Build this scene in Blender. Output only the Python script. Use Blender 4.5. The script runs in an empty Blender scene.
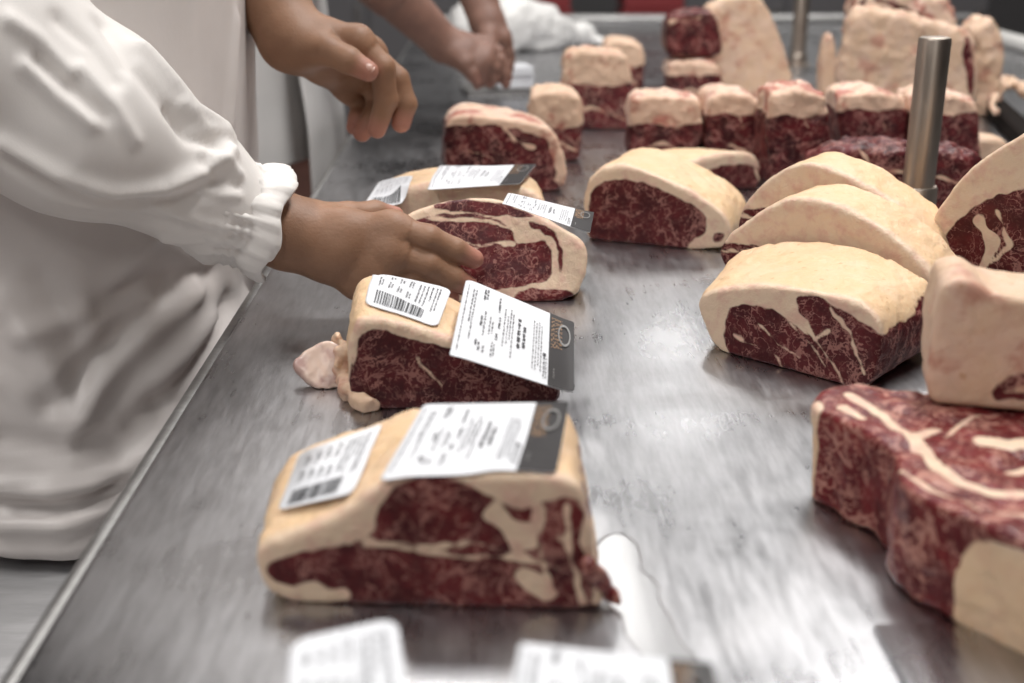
import bpy, bmesh, math, random
import numpy as np
from mathutils import Vector, Matrix
from mathutils.bvhtree import BVHTree

random.seed(7)
rng = np.random.default_rng(11)
C = bpy.context.scene.collection
SC = bpy.context.scene
T = 0.85                       # table height
H = 0.344                      # camera above table
FPX = 1190.0
PITCH = math.atan(426 / FPX)
YAW = math.atan(22 * math.cos(PITCH) / FPX)
CAM = np.array([0.0, 0.0, T + H])
_f = np.array([math.sin(YAW) * math.cos(PITCH), math.cos(YAW) * math.cos(PITCH), -math.sin(PITCH)])
_r = np.array([math.cos(YAW), -math.sin(YAW), 0.0])
_u = np.cross(_r, _f)

# ------------------------------------------------------------------ geometry helpers
def ray(px, py):
    d = _f + _r * ((px - 512) / FPX) + _u * ((341.5 - py) / FPX)
    return d / np.linalg.norm(d)

def onz(px, py, z=0.0):
    """point on the horizontal plane z above the table top"""
    d = ray(px, py)
    return CAM + d * ((T + z - CAM[2]) / d[2])

def aty(px, py, Y):
    """point on the upright plane at distance Y down the table"""
    d = ray(px, py)
    return CAM + d * (Y / d[1])

def onplane(px, py, P, n):
    d = ray(px, py)
    return CAM + d * (np.dot(P - CAM, n) / np.dot(d, n))

def unit(v):
    return v / np.linalg.norm(v)

_LAT = {}
def vnoise(p, scale, seed=0):
    """smooth value noise in -1..1, p (...,3)"""
    if seed not in _LAT:
        _LAT[seed] = np.random.default_rng(seed + 100).uniform(-1, 1, (32, 32, 32)).astype(np.float32)
    L = _LAT[seed]
    q = p * scale + 57.3 + seed * 3.7
    i = np.floor(q).astype(np.int64)
    f = (q - i).astype(np.float32)
    f = f * f * (3 - 2 * f)
    i0 = i % 32
    i1 = (i + 1) % 32
    x0, y0, z0 = i0[..., 0], i0[..., 1], i0[..., 2]
    x1, y1, z1 = i1[..., 0], i1[..., 1], i1[..., 2]
    fx, fy, fz = f[..., 0], f[..., 1], f[..., 2]
    a = L[x0, y0, z0] * (1 - fx) + L[x1, y0, z0] * fx
    b = L[x0, y1, z0] * (1 - fx) + L[x1, y1, z0] * fx
    c = L[x0, y0, z1] * (1 - fx) + L[x1, y0, z1] * fx
    d = L[x0, y1, z1] * (1 - fx) + L[x1, y1, z1] * fx
    return (a * (1 - fy) + b * fy) * (1 - fz) + (c * (1 - fy) + d * fy) * fz

def chaikin(poly, n=2):
    p = np.asarray(poly, float)
    for _ in range(n):
        q = np.roll(p, -1, 0)
        p = np.stack([p * .75 + q * .25, p * .25 + q * .75], 1).reshape(-1, p.shape[1])
    return p

def poly_sd(x, y, poly):
    """signed distance to a closed polygon, negative inside"""
    poly = np.asarray(poly)
    d2 = np.full(x.shape, 1e9, np.float32)
    s = np.ones(x.shape, np.float32)
    n = len(poly)
    for k in range(n):
        ax, ay = poly[k - 1]
        bx, by = poly[k]
        ex, ey = bx - ax, by - ay
        wx, wy = x - ax, y - ay
        L = ex * ex + ey * ey + 1e-12
        t = np.clip((wx * ex + wy * ey) / L, 0, 1)
        d2 = np.minimum(d2, (wx - ex * t) ** 2 + (wy - ey * t) ** 2)
        c1 = y >= ay
        c2 = y < by
        c3 = ex * wy > ey * wx
        flip = (c1 & c2 & c3) | (~c1 & ~c2 & ~c3)
        s = np.where(flip, -s, s)
    return s * np.sqrt(d2)

def line_d(x, y, pl):
    d2 = np.full(x.shape, 1e9, np.float32)
    for k in range(len(pl) - 1):
        ax, ay = pl[k]
        bx, by = pl[k + 1]
        ex, ey = bx - ax, by - ay
        wx, wy = x - ax, y - ay
        t = np.clip((wx * ex + wy * ey) / (ex * ex + ey * ey + 1e-12), 0, 1)
        d2 = np.minimum(d2, (wx - ex * t) ** 2 + (wy - ey * t) ** 2)
    return np.sqrt(d2)

def surface_nets(f, org, h):
    """naive surface nets: scalar grid -> verts, quads"""
    s = f < 0
    nx, ny, nz = f.shape
    acc = np.zeros((nx - 1, ny - 1, nz - 1, 3), np.float32)
    cnt = np.zeros((nx - 1, ny - 1, nz - 1), np.float32)
    off = [(a, b, c) for a in (0, 1) for b in (0, 1) for c in (0, 1)]
    def sl(o):
        return (slice(o[0], nx - 1 + o[0]), slice(o[1], ny - 1 + o[1]), slice(o[2], nz - 1 + o[2]))
    for o in off:
        for ax in range(3):
            if o[ax]:
                continue
            o2 = list(o)
            o2[ax] = 1
            fa, fb = f[sl(o)], f[sl(o2)]
            m = s[sl(o)] != s[sl(o2)]
            t = np.where(m, fa / np.where(m, fa - fb, 1), 0)
            for k in range(3):
                acc[..., k] += np.where(m, o[k] + (t if k == ax else 0), 0)
            cnt += m
    act = cnt > 0
    idx = np.full(act.shape, -1, np.int64)
    idx[act] = np.arange(act.sum())
    cell = np.argwhere(act)
    v = (cell + acc[act] / cnt[act][:, None]) * h + np.asarray(org)
    quads = []
    for ax in range(3):
        a, b = (ax + 1) % 3, (ax + 2) % 3
        lo = [slice(0, n) for n in (nx, ny, nz)]
        hi = list(lo)
        lo[ax] = slice(0, f.shape[ax] - 1)
        hi[ax] = slice(1, f.shape[ax])
        m = s[tuple(lo)] != s[tuple(hi)]
        inner = [slice(None)] * 3
        for q in (a, b):
            inner[q] = slice(1, f.shape[q] - 1)
        mm = np.zeros_like(m)
        mm[tuple(inner)] = m[tuple(inner)]
        e = np.argwhere(mm)
        if not len(e):
            continue
        def ci(da, db):
            q = e.copy()
            q[:, a] -= da
            q[:, b] -= db
            return idx[q[:, 0], q[:, 1], q[:, 2]]
        q = np.stack([ci(1, 1), ci(0, 1), ci(0, 0), ci(1, 0)], 1)
        neg = s[e[:, 0], e[:, 1], e[:, 2]]
        q[~neg] = q[~neg][:, ::-1]
        quads.append(q)
    return v.astype(np.float32), np.concatenate(quads)

def grid_points(lo, hi, h):
    lo, hi = np.asarray(lo, float), np.asarray(hi, float)
    n = np.ceil((hi - lo) / h).astype(int) + 1
    ax = [lo[k] + np.arange(n[k]) * h for k in range(3)]
    g = np.stack(np.meshgrid(*ax, indexing='ij'), -1)
    return g.astype(np.float32), lo

def mesh_from(name, v, faces, mat=None, parent=None, mw=None, attrs=None, smooth=True):
    """link ONE mesh object; v in world space unless mw is None; mw = world matrix of the parent"""
    v = np.asarray(v, float)
    if mw is not None:
        inv = np.array(mw.inverted())
        v = v @ inv[:3, :3].T + inv[:3, 3]
    me = bpy.data.meshes.new(name)
    me.from_pydata(v.tolist(), [], [list(map(int, q)) for q in faces])
    if attrs:
        for k, a in attrs.items():
            at = me.attributes.new(k, 'FLOAT', 'POINT')
            at.data.foreach_set('value', np.asarray(a, np.float32))
    me.polygons.foreach_set('use_smooth', [smooth] * len(me.polygons))
    if mat:
        me.materials.append(mat)
    me.update()
    o = bpy.data.objects.new(name, me)
    C.objects.link(o)
    if parent:
        o.parent = parent
    return o

def subset(v, faces, mask, attrs=None):
    f = faces[mask]
    ids = np.unique(f)
    re = np.full(len(v), -1)
    re[ids] = np.arange(len(ids))
    return v[ids], re[f], ({k: a[ids] for k, a in attrs.items()} if attrs else None)

def thing(name, label, cat, loc=(0, 0, 0), rz=0.0, group=None):
    o = bpy.data.objects.new(name, None)
    C.objects.link(o)
    o.empty_display_size = .05
    o.location = loc
    o.rotation_euler = (0, 0, rz)
    o['label'] = label
    o['category'] = cat
    if group:
        o['group'] = group
    return o

def mw_of(o):
    return Matrix.Translation(o.location) @ Matrix.Rotation(o.rotation_euler.z, 4, 'Z')

def struct(o):
    o['kind'] = 'structure'
    return o

class MB:
    """collects boxes, tubes and lathes for one mesh"""
    def __init__(s):
        s.bm = bmesh.new()
    def box(s, lo, hi, bev=0.0, seg=2):
        c = [(lo[k] + hi[k]) / 2 for k in range(3)]
        d = [hi[k] - lo[k] for k in range(3)]
        b2 = bmesh.new()
        bmesh.ops.create_cube(b2, size=1)
        for v in b2.verts:
            v.co = Vector([v.co[k] * d[k] + c[k] for k in range(3)])
        if bev:
            bmesh.ops.bevel(b2, geom=b2.edges[:], offset=bev, segments=seg, affect='EDGES', profile=.5)
        s._add(b2)
        return s
    def _add(s, b2):
        me = bpy.data.meshes.new('tmp')
        b2.to_mesh(me)
        b2.free()
        s.bm.from_mesh(me)
        bpy.data.meshes.remove(me)
    def loft(s, rings, cap=True):
        rows = [[s.bm.verts.new(tuple(p)) for p in r] for r in rings]
        n = len(rows[0])
        for a, b in zip(rows[:-1], rows[1:]):
            for k in range(n):
                s.bm.faces.new((a[k], a[(k + 1) % n], b[(k + 1) % n], b[k]))
        if cap:
            s.bm.faces.new(rows[0][::-1])
            s.bm.faces.new(rows[-1])
        return s
    def tube(s, p0, p1, prof, n=28):
        """lathe along p0->p1; prof = list of (t in metres from p0, radius)"""
        p0, p1 = np.asarray(p0, float), np.asarray(p1, float)
        ax = unit(p1 - p0)
        a = unit(np.cross(ax, [0.3, 1, .2] if abs(ax[2]) > .8 else [0, 0, 1]))
        b = np.cross(ax, a)
        rings = [[p0 + ax * t + (a * math.cos(k * 2 * math.pi / n) + b * math.sin(k * 2 * math.pi / n)) * r for k in range(n)] for t, r in prof]
        return s.loft(rings)
    def build(s, name, mat, parent=None, smooth=False, mw=None):
        bmesh.ops.recalc_face_normals(s.bm, faces=s.bm.faces[:])
        me = bpy.data.meshes.new(name)
        if mw is not None:
            s.bm.transform(mw.inverted())
        s.bm.to_mesh(me)
        s.bm.free()
        if smooth:
            me.polygons.foreach_set('use_smooth', [True] * len(me.polygons))
            me.set_sharp_from_angle(angle=math.radians(40))
        me.materials.append(mat)
        o = bpy.data.objects.new(name, me)
        C.objects.link(o)
        if parent:
            o.parent = parent
        return o

# ------------------------------------------------------------------ materials
class NT:
    def __init__(s, name):
        s.m = bpy.data.materials.new(name)
        s.m.use_nodes = True
        s.t = s.m.node_tree
        s.t.nodes.clear()
        s.out = s.n('ShaderNodeOutputMaterial')
        s.b = s.n('ShaderNodeBsdfPrincipled')
        s.t.links.new(s.b.outputs[0], s.out.inputs[0])
    def n(s, typ, **kw):
        x = s.t.nodes.new(typ)
        for k, v in kw.items():
            setattr(x, k, v)
        return x
    def put(s, sock, val):
        if isinstance(val, bpy.types.NodeSocket):
            s.t.links.new(val, sock)
        elif isinstance(val, (tuple, list)) and len(val) == 3 and sock.type == 'RGBA':
            sock.default_value = (*val, 1)
        else:
            sock.default_value = val
    def math(s, op, a, b=0.0, c=0.0, clamp=False):
        x = s.n('ShaderNodeMath', operation=op, use_clamp=clamp)
        for k, v in enumerate((a, b, c)):
            s.put(x.inputs[k], v)
        return x.outputs[0]
    def coord(s, kind='Object'):
        return s.n('ShaderNodeTexCoord').outputs[kind]
    def mapping(s, vec, scale=(1, 1, 1), rot=(0, 0, 0)):
        x = s.n('ShaderNodeMapping')
        s.put(x.inputs['Vector'], vec)
        x.inputs['Scale'].default_value = scale
        x.inputs['Rotation'].default_value = rot
        return x.outputs[0]
    def noise(s, vec, scale, detail=2.0, rough=.5, dist=0.0, col=False):
        x = s.n('ShaderNodeTexNoise')
        s.put(x.inputs['Vector'], vec)
        x.inputs['Scale'].default_value = scale
        x.inputs['Detail'].default_value = detail
        x.inputs['Roughness'].default_value = rough
        x.inputs['Distortion'].default_value = dist
        return x.outputs['Color' if col else 'Fac']
    def step(s, v, lo, hi):
        x = s.n('ShaderNodeMapRange', interpolation_type='SMOOTHSTEP')
        s.put(x.inputs[0], v)
        x.inputs[1].default_value = lo
        x.inputs[2].default_value = hi
        return x.outputs[0]
    def mix(s, fac, a, b):
        x = s.n('ShaderNodeMix', data_type='RGBA')
        s.put(x.inputs[0], fac)
        s.put(x.inputs[6], a)
        s.put(x.inputs[7], b)
        return x.outputs[2]
    def mixf(s, fac, a, b):
        x = s.n('ShaderNodeMix', data_type='FLOAT')
        s.put(x.inputs[0], fac)
        s.put(x.inputs[2], a)
        s.put(x.inputs[3], b)
        return x.outputs[0]
    def attr(s, name):
        return s.n('ShaderNodeAttribute', attribute_name=name).outputs['Fac']
    def bump(s, h, strength=.3, dist=.002):
        x = s.n('ShaderNodeBump')
        s.put(x.inputs['Height'], h)
        x.inputs['Strength'].default_value = strength
        x.inputs['Distance'].default_value = dist
        s.put(s.b.inputs['Normal'], x.outputs[0])
    def set(s, **kw):
        for k, v in kw.items():
            s.put(s.b.inputs[k.replace('_', ' ')], v)
        return s

def meat_material(name, lean_a, lean_b, vein, fat_outer, fat_cut, vein_scale=1.0, vein_amt=1.0, blush=.5, flecks=.6):
    t = NT(name)
    co = t.coord()
    warp = t.noise(co, 28, 2, .5, 0, True)
    va = t.n('ShaderNodeVectorMath', operation='MULTIPLY_ADD')
    t.put(va.inputs[0], warp)
    va.inputs[1].default_value = (.02, .02, .02)
    t.put(va.inputs[2], co)
    wv = va.outputs[0]
    fat = t.attr('fat')
    outer = t.attr('outer')
    nb = t.math('SUBTRACT', t.noise(co, 95, 4, .6), .5)
    nb2 = t.math('SUBTRACT', t.noise(co, 35, 2), .5)
    fm = t.math('ADD', t.math('MULTIPLY', fat, 1000.0), t.math('ADD', t.math('MULTIPLY', nb, 4.5), t.math('MULTIPLY', nb2, 5.0)))
    fmask = t.step(fm, -.9, .9)
    # marbling: thin branching seams, and small flecks drawn out along the grain
    n1 = t.noise(wv, 44 * vein_scale, 4, .6, .15)
    n1b = t.noise(wv, 75 * vein_scale, 3, .6, .1)
    n2 = t.noise(t.mapping(wv, (1, 1, 2.1), (.3, .5, .2)), 150 * vein_scale, 3, .65, .25)
    n3 = t.noise(t.mapping(wv, (2.0, 1, 1), (0, .6, .4)), 230 * vein_scale, 2, .6)
    slow = t.noise(co, 26, 2)
    w1 = t.math('MULTIPLY_ADD', t.step(slow, .35, .68), .020, .003)
    v1 = t.math('SUBTRACT', 1.0, t.step(t.math('DIVIDE', t.math('ABSOLUTE', t.math('SUBTRACT', n1, .5)), w1), .4, 1.3))
    v1b = t.math('MULTIPLY', t.math('SUBTRACT', 1.0, t.step(t.math('ABSOLUTE', t.math('SUBTRACT', n1b, .5)), .004, .017)), t.step(slow, .40, .55))
    v2 = t.math('MULTIPLY', t.step(n2, .56, .66), t.math('MULTIPLY_ADD', t.step(slow, .3, .6), .75, .25))
    v3 = t.step(n3, .58, .68)
    vv = t.math('MAXIMUM', t.math('MAXIMUM', t.math('MULTIPLY', v1, .85), t.math('MULTIPLY', v1b, .7)), t.math('MAXIMUM', t.math('MULTIPLY', v2, flecks), t.math('MULTIPLY', v3, flecks * .55)))
    vv = t.math('MULTIPLY', vv, vein_amt)
    lean = t.mix(t.step(t.noise(co, 48, 4, .6), .33, .68), lean_a, lean_b)
    lean = t.mix(vv, lean, vein)
    fout = t.mix(t.step(t.noise(co, 38, 4, .55), .35, .7), fat_outer, tuple(x * k for x, k in zip(fat_outer, (1.04, 1.07, 1.18))))
    fout = t.mix(t.math('MULTIPLY', t.step(t.noise(co, 26, 4, .6), .60 - .10 * blush, .76 - .12 * blush), blush * .85), fout, (.56 - .1 * blush, .30 - .1 * blush, .21 - .06 * blush))
    pits = t.step(t.noise(co, 130, 1), .70, .78)
    fout = t.mix(t.math('MULTIPLY', pits, .55), fout, (.50, .28, .15))
    fcut = t.mix(t.step(t.noise(co, 70 if blush < .6 else 30, 4, .6), .42 if blush < .6 else .50, .72 if blush < .6 else .66), fat_cut, (.66, .42, .33) if blush < .6 else (.42, .17, .125))
    fcol = t.mix(outer, fcut, fout)
    t.set(Base_Color=t.mix(fmask, lean, fcol), Roughness=t.mixf(fmask, .38, .48))
    t.b.inputs['Specular IOR Level'].default_value = .32
    t.b.inputs['Subsurface Weight'].default_value = .12
    t.b.inputs['Subsurface Radius'].default_value = (.006, .003, .002)
    t.b.inputs['Subsurface Scale'].default_value = 1.0
    hgt = t.math('ADD', t.math('MULTIPLY', t.noise(co, 240, 3, .6), .5), t.math('ADD', t.math('MULTIPLY', t.noise(co, 70, 3), .6), t.math('MULTIPLY', vv, .15)))
    t.bump(t.math('ADD', hgt, t.math('MULTIPLY', t.noise(co, 34, 4, .6, 1.2), .9)), .6, .0022)
    return t.m

M = {}
FAT_O = (.72, .50, .30)
FAT_C = (.73, .56, .41)
M['meat'] = meat_material('marbled_beef', (.060, .0065, .0085), (.135, .0145, .0165), (.42, .20, .165), FAT_O, FAT_C, .85, .8, .3, .6)
M['loin'] = meat_material('striploin_beef', (.055, .0068, .009), (.105, .0125, .0155), (.40, .19, .16), FAT_O, FAT_C, 1.0, .85, .25, .3)
M['strip'] = meat_material('fine_marbled_beef', (.050, .0075, .010), (.100, .014, .017), (.34, .155, .13), FAT_O, FAT_C, .95, .95, .3, .75)
M['red'] = meat_material('bright_beef', (.09, .0085, .011), (.19, .020, .022), (.48, .24, .19), FAT_O, FAT_C, .6, 1.0, .4, 1.0)
M['rough'] = meat_material('coarse_beef', (.035, .005, .007), (.125, .015, .018), (.42, .20, .17), (.70, .50, .37), (.68, .47, .345), .6, .8, 1.25, .6)
M['pale'] = meat_material('pale_beef_fat', (.06, .008, .011), (.16, .024, .027), (.52, .30, .24), (.68, .48, .335), (.68, .48, .345), .6, .9, .85, .5)

def simple(name, col, rough=.5, metal=0.0, **kw):
    t = NT(name)
    t.set(Base_Color=col, Roughness=rough, Metallic=metal)
    for k, v in kw.items():
        t.b.inputs[k.replace('_', ' ')].default_value = v
    return t

def steel(name, col, r0, r1, stretch=(1, 14, 1), rot=0.0, scale=30, bump=.08, smear=True):
    t = NT(name)
    co = t.coord()
    br = t.noise(t.mapping(co, stretch, (0, 0, rot)), scale, 5, .65)
    cl = t.noise(co, 7.5, 5, .62, .5)
    sw = t.noise(t.mapping(co, (3.2, 1, 1), (0, 0, -.5)), 17, 4, .6, .8)
    fine = t.noise(t.mapping(co, (stretch[0] * 3, stretch[1] * 1.5, 1), (0, 0, rot + .35)), scale * 2.2, 3, .6)
    r = t.math('ADD', t.mixf(t.step(cl, .3, .7), r0, r1), t.math('ADD', t.math('MULTIPLY', t.math('SUBTRACT', br, .5), .14), t.math('MULTIPLY', t.math('SUBTRACT', sw, .5), .10 if smear else 0.0)))
    c = t.mix(t.step(br, .25, .75), tuple(x * .84 for x in col), tuple(min(1, x * 1.1) for x in col))
    if smear:
        c = t.mix(t.math('MULTIPLY', t.step(sw, .38, .75), .30), c, tuple(x * 1.35 for x in col))
        c = t.mix(t.math('MULTIPLY', t.step(cl, .45, .8), .20), c, (.27, .245, .23))
    t.set(Base_Color=c, Roughness=r, Metallic=1.0)
    t.bump(t.math('ADD', br, t.math('MULTIPLY', fine, .5)), bump, .0006)
    return t.m

M['steel'] = steel('brushed_table_steel', (.45, .45, .465), .25, .36, (8, 1.0, 1), .55, 24, .16)
M['steel_edge'] = steel('table_edge_steel', (.34, .335, .33), .4, .55, (1, 12, 1), 0, 20, .05, False)
M['rod'] = steel('turned_rod_steel', (.50, .43, .37), .34, .46, (1, 1, .15), 0, 40, .08, False)
M['bar'] = simple('dark_bar_steel', (.016, .013, .012), .8, Specular_IOR_Level=.04).m
sh = NT('grey_shelf_laminate')
sh.set(Base_Color=sh.mix(sh.step(sh.noise(sh.mapping(sh.coord(), (1, 4, 1)), 9, 4, .6), .3, .7), (.36, .355, .36), (.50, .495, .50)), Roughness=.45)
M['shelf'] = sh.m
M['grey_paint'] = simple('grey_enamel', (.17, .17, .18), .5).m
M['red_paint'] = simple('red_crate_plastic', (.30, .045, .05), .45).m
M['dark'] = simple('dark_rubber', (.03, .028, .028), .55).m
M['white_pipe'] = simple('white_pipe_plastic', (.80, .79, .76), .35).m
M['paper'] = simple('label_paper', (.70, .71, .74), .5).m
M['ink'] = simple('printed_ink', (.045, .045, .05), .6).m
M['ink_grey'] = simple('faint_ink', (.30, .30, .32), .6).m
M['band'] = simple('label_black_band', (.035, .032, .033), .5, Specular_IOR_Level=.25).m
M['gold'] = simple('copper_print', (.42, .24, .12), .5).m
M['silver'] = simple('silver_print', (.20, .195, .19), .4).m
M['nail'] = simple('fingernail', (.52, .31, .25), .35).m
M['ceramic'] = simple('white_lamp_case', (.8, .8, .8), .4).m
M['boot'] = simple('white_rubber_boot', (.6, .6, .58), .4).m

def skin_material(name, a, b):
    t = NT(name)
    co = t.coord()
    n = t.noise(co, 26, 4, .6)
    c = t.mix(t.step(n, .3, .7), a, b)
    pink = t.attr('tip')
    c = t.mix(t.math('MULTIPLY', pink, .75), c, (.46, .19, .145))
    t.set(Base_Color=c, Roughness=.56)
    t.b.inputs['Subsurface Weight'].default_value = .12
    t.b.inputs['Subsurface Radius'].default_value = (.008, .003, .002)
    t.b.inputs['Subsurface Scale'].default_value = 1.0
    t.bump(t.math('ADD', t.noise(co, 420, 3), t.math('MULTIPLY', t.noise(t.mapping(co, (1, 1, 3)), 110, 3), .8)), .30, .0010)
    return t.m
M['skin'] = skin_material('brown_skin', (.245, .125, .070), (.305, .165, .098))
M['skin_far'] = skin_material('dark_brown_skin', (.19, .10, .075), (.25, .135, .10))

def cloth_material(name, col, rough=.8, weave=900, trans=0.0, clear=0.0):
    t = NT(name)
    co = t.coord()
    n = t.noise(co, 9, 4, .55)
    c = t.mix(t.step(n, .3, .75), tuple(x * .93 for x in col), col)
    t.set(Base_Color=c, Roughness=rough)
    t.b.inputs['Specular IOR Level'].default_value = .3 if rough > .6 else .5
    t.bump(t.math('ADD', t.math('MULTIPLY', t.noise(co, weave, 2), .12), t.noise(co, 16, 3, .45, .5)), .28, .003)
    if clear:
        tr = t.n('ShaderNodeBsdfTransparent')
        tr.inputs[0].default_value = (.93, .93, .95, 1)
        mx = t.n('ShaderNodeMixShader')
        mx.inputs[0].default_value = clear
        t.t.links.new(t.b.outputs[0], mx.inputs[1])
        t.t.links.new(tr.outputs[0], mx.inputs[2])
        t.t.links.new(mx.outputs[0], t.out.inputs[0])
    return t.m
M['smock'] = cloth_material('white_cotton_smock', (.80, .765, .735))
M['apron'] = cloth_material('white_plastic_apron', (.74, .69, .665), .42, 300, clear=.10)
M['smock_far'] = cloth_material('white_cotton_far', (.70, .69, .68))
M['apron_far'] = cloth_material('grey_white_apron', (.62, .61, .60), .5, 300)
M['trousers'] = cloth_material('grey_trousers', (.36, .355, .365), .75)
M['trousers_brown'] = cloth_material('brown_trousers', (.15, .058, .038), .7)
M['bag'] = cloth_material('white_plastic_sheet', (.86, .85, .83), .4)

# ------------------------------------------------------------------ meat
def block(name, label, base, outline, leans=(), seams=(), depth=.1, z0=0.0, shift=0.0, tilt=0.0, yaw=0.0,
          back=(1, 1, 0, 0), res=.0022, r=.006, bumpy=.0022, mat='meat', group=None, cat='meat', outer_all=False,
          lift=0.0, all_lean=False, bulge=0.0, smooth_n=2, fatbias=0.0, back_out=None, blobs=(), part_of=None):
    """a cut of meat: face outline traced on an upright plane standing on the base line, carried back by depth"""
    A = onz(*base[0], z0)
    B = onz(*base[1], z0)
    U = unit(B - A)
    W = np.array([-U[1], U[0], 0.0])
    if np.dot(W, _f) < 0:
        W = -W
    A = A + W * shift
    Z = np.array([0, 0, 1.0])
    V = Z * math.cos(tilt) + W * math.sin(tilt)
    E = W * math.cos(tilt) - Z * math.sin(tilt)
    n = np.cross(U, V)
    def uv(p):
        q = onplane(p[0], p[1], A, n) - A
        return (np.dot(q, U), np.dot(q, V))
    out = chaikin([uv(p) for p in outline], smooth_n)
    lp = [chaikin([uv(p) for p in L], 2) for L in leans]
    sp = [([uv(p) for p in s[0]], s[1]) for s in seams]
    uc = (out[:, 0].min() + out[:, 0].max()) / 2
    su, sv, du, dv = back
    pad = .012
    lo = (min(out[:, 0].min(), (out[:, 0].min() - uc) * su + uc + du) - pad, min(out[:, 1].min(), 0) - pad - max(0, math.sin(tilt)) * depth, -pad)
    hi = (max(out[:, 0].max(), (out[:, 0].max() - uc) * su + uc + du) + pad, max(out[:, 1].max(), out[:, 1].max() * sv + dv) + pad + bulge, depth + pad)
    g, lo = grid_points(lo, hi, res)
    u, v, w = g[..., 0], g[..., 1], g[..., 2]
    def unwarp(u, v, w):
        t = np.clip(w / depth, 0, 1)
        return (u - uc - du * t) / (1 + (su - 1) * t) + uc, (v - dv * t - bulge * np.sin(math.pi * t)) / (1 + (sv - 1) * t)
    uu, vv = unwarp(u, v, w)
    if back_out is not None:
        A2 = A + E * depth
        def uv2(p):
            q = onplane(p[0], p[1], A2, n) - A2
            return (np.dot(q, U), np.dot(q, V))
        bo = chaikin([uv2(p) for p in back_out], smooth_n)
        lo = (min(out[:, 0].min(), bo[:, 0].min()) - pad, lo[1], lo[2])
        hi = (max(out[:, 0].max(), bo[:, 0].max()) + pad, max(out[:, 1].max(), bo[:, 1].max()) + pad, depth + pad)
        g, lo = grid_points(lo, hi, res)
        u, v, w = g[..., 0], g[..., 1], g[..., 2]
        t_ = np.clip(w / depth, 0, 1)
        uu, vv = u, v
        d2 = poly_sd(u, v, out) * (1 - t_) + poly_sd(u, v, bo) * t_
        def unwarp(u, v, w):
            t = np.clip(w / depth, 0, 1)
            return u, v - t * np.clip(v / (out[:, 1].max() + 1e-6), 0, 1) * (bo[:, 1].max() - out[:, 1].max())
    else:
        d2 = poly_sd(uu, vv, out)
    seed = hash_name(label)
    q0 = d2 + r
    q1 = np.abs(w - depth / 2) - depth / 2 + r
    d = np.minimum(np.maximum(q0, q1), 0) + np.sqrt(np.maximum(q0, 0) ** 2 + np.maximum(q1, 0) ** 2) - r
    amp = np.clip(.35 + np.abs(w - depth / 2 * 0) / .01, .35, 1)
    d = d + bumpy * amp * (.8 * vnoise(g, 40, seed % 7) + .45 * vnoise(g, 110, seed % 5 + 10)) + .22 * bumpy * vnoise(g, 240, 3)
    zz = A[2] + v * V[2] + w * E[2]
    d = np.maximum(d, (T + z0 + .0004 + lift) - zz)
    vt, fc = surface_nets(d.astype(np.float32), lo, res)
    pu, pv = unwarp(vt[:, 0], vt[:, 1], vt[:, 2])
    wp = np.stack([pu, pv, vt[:, 2] * .6], -1)
    pu = pu + .0028 * vnoise(wp, 55, 21) + .0012 * vnoise(wp, 150, 22)
    pv = pv + .0028 * vnoise(wp, 55, 23) + .0012 * vnoise(wp, 150, 24)
    wn = .8 + .9 * vnoise(wp, 75, 25)
    fat = np.full(len(vt), .02, np.float32)
    if all_lean:
        fat[:] = -.02
    for L in lp:
        fat = np.minimum(fat, poly_sd(pu, pv, L))
    for s, wd in sp:
        fat = np.maximum(fat, wd * wn - line_d(pu, pv, s))
    fat = np.clip(fat, -.02, .02) + fatbias
    for bx, by, bw, br in blobs:
        bp = onplane(bx, by, A + E * bw, n) - A
        bq = np.array([np.dot(bp, U), np.dot(bp, V), bw])
        dv = vt - bq + .005 * np.stack([vnoise(vt, 60, 31), vnoise(vt, 60, 32), vnoise(vt, 60, 33)], -1)
        fat = np.maximum(fat, br - np.linalg.norm(dv * [1, .8, 1], axis=1))
    outer = np.ones(len(vt), np.float32) if outer_all else np.clip((vt[:, 2] - .003) / .006, 0, 1)
    world = A + vt[:, :1] * U + vt[:, 1:2] * V + vt[:, 2:3] * E
    if part_of is not None:
        nm, pr, pmw, pmat = part_of
        return mesh_from(nm, world, fc, pmat, pr, pmw, {'fat': fat, 'outer': outer})
    loc = A + U * uc + W * depth / 2
    loc[2] = T + z0
    root = thing(name, label, cat, tuple(loc), math.atan2(U[1], U[0]), group)
    mw = mw_of(root)
    at = {'fat': fat, 'outer': outer}
    # one mesh for the lean, one for the fat; the seam between them follows the fat line
    fm = fat[fc].mean(1) > 0
    fm = main_pieces(fc, fm, len(vt))
    made = []
    for nm, mask in (('lean_meat', ~fm), ('fat_cap', fm)):
        if mask.sum() > 30:
            v2, f2, a2 = subset(world, fc, mask, at)
            made.append(mesh_from(nm, v2, f2, M[mat], root, mw, a2))
    bvh = BVHTree.FromPolygons([Vector(p) for p in world], fc.tolist())
    return root, mw, bvh

def main_pieces(fc, mask, nv):
    """keep the large connected patches of fat; thin islands stay with the lean"""
    f = fc[mask]
    if not len(f):
        return mask
    lab = np.arange(nv)
    for _ in range(400):
        m = lab[f].min(1)
        new = lab.copy()
        for k in range(4):
            np.minimum.at(new, f[:, k], m)
        new = new[new]
        if (new == lab).all():
            break
        lab = new
    fl_ = lab[f[:, 0]]
    ids, cnt = np.unique(fl_, return_counts=True)
    keep = ids[cnt == cnt.max()][:1]
    out = mask.copy()
    out[np.where(mask)[0]] = np.isin(fl_, keep)
    return out

def hash_name(s):
    return sum((i + 1) * ord(c) for i, c in enumerate(s))

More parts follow.
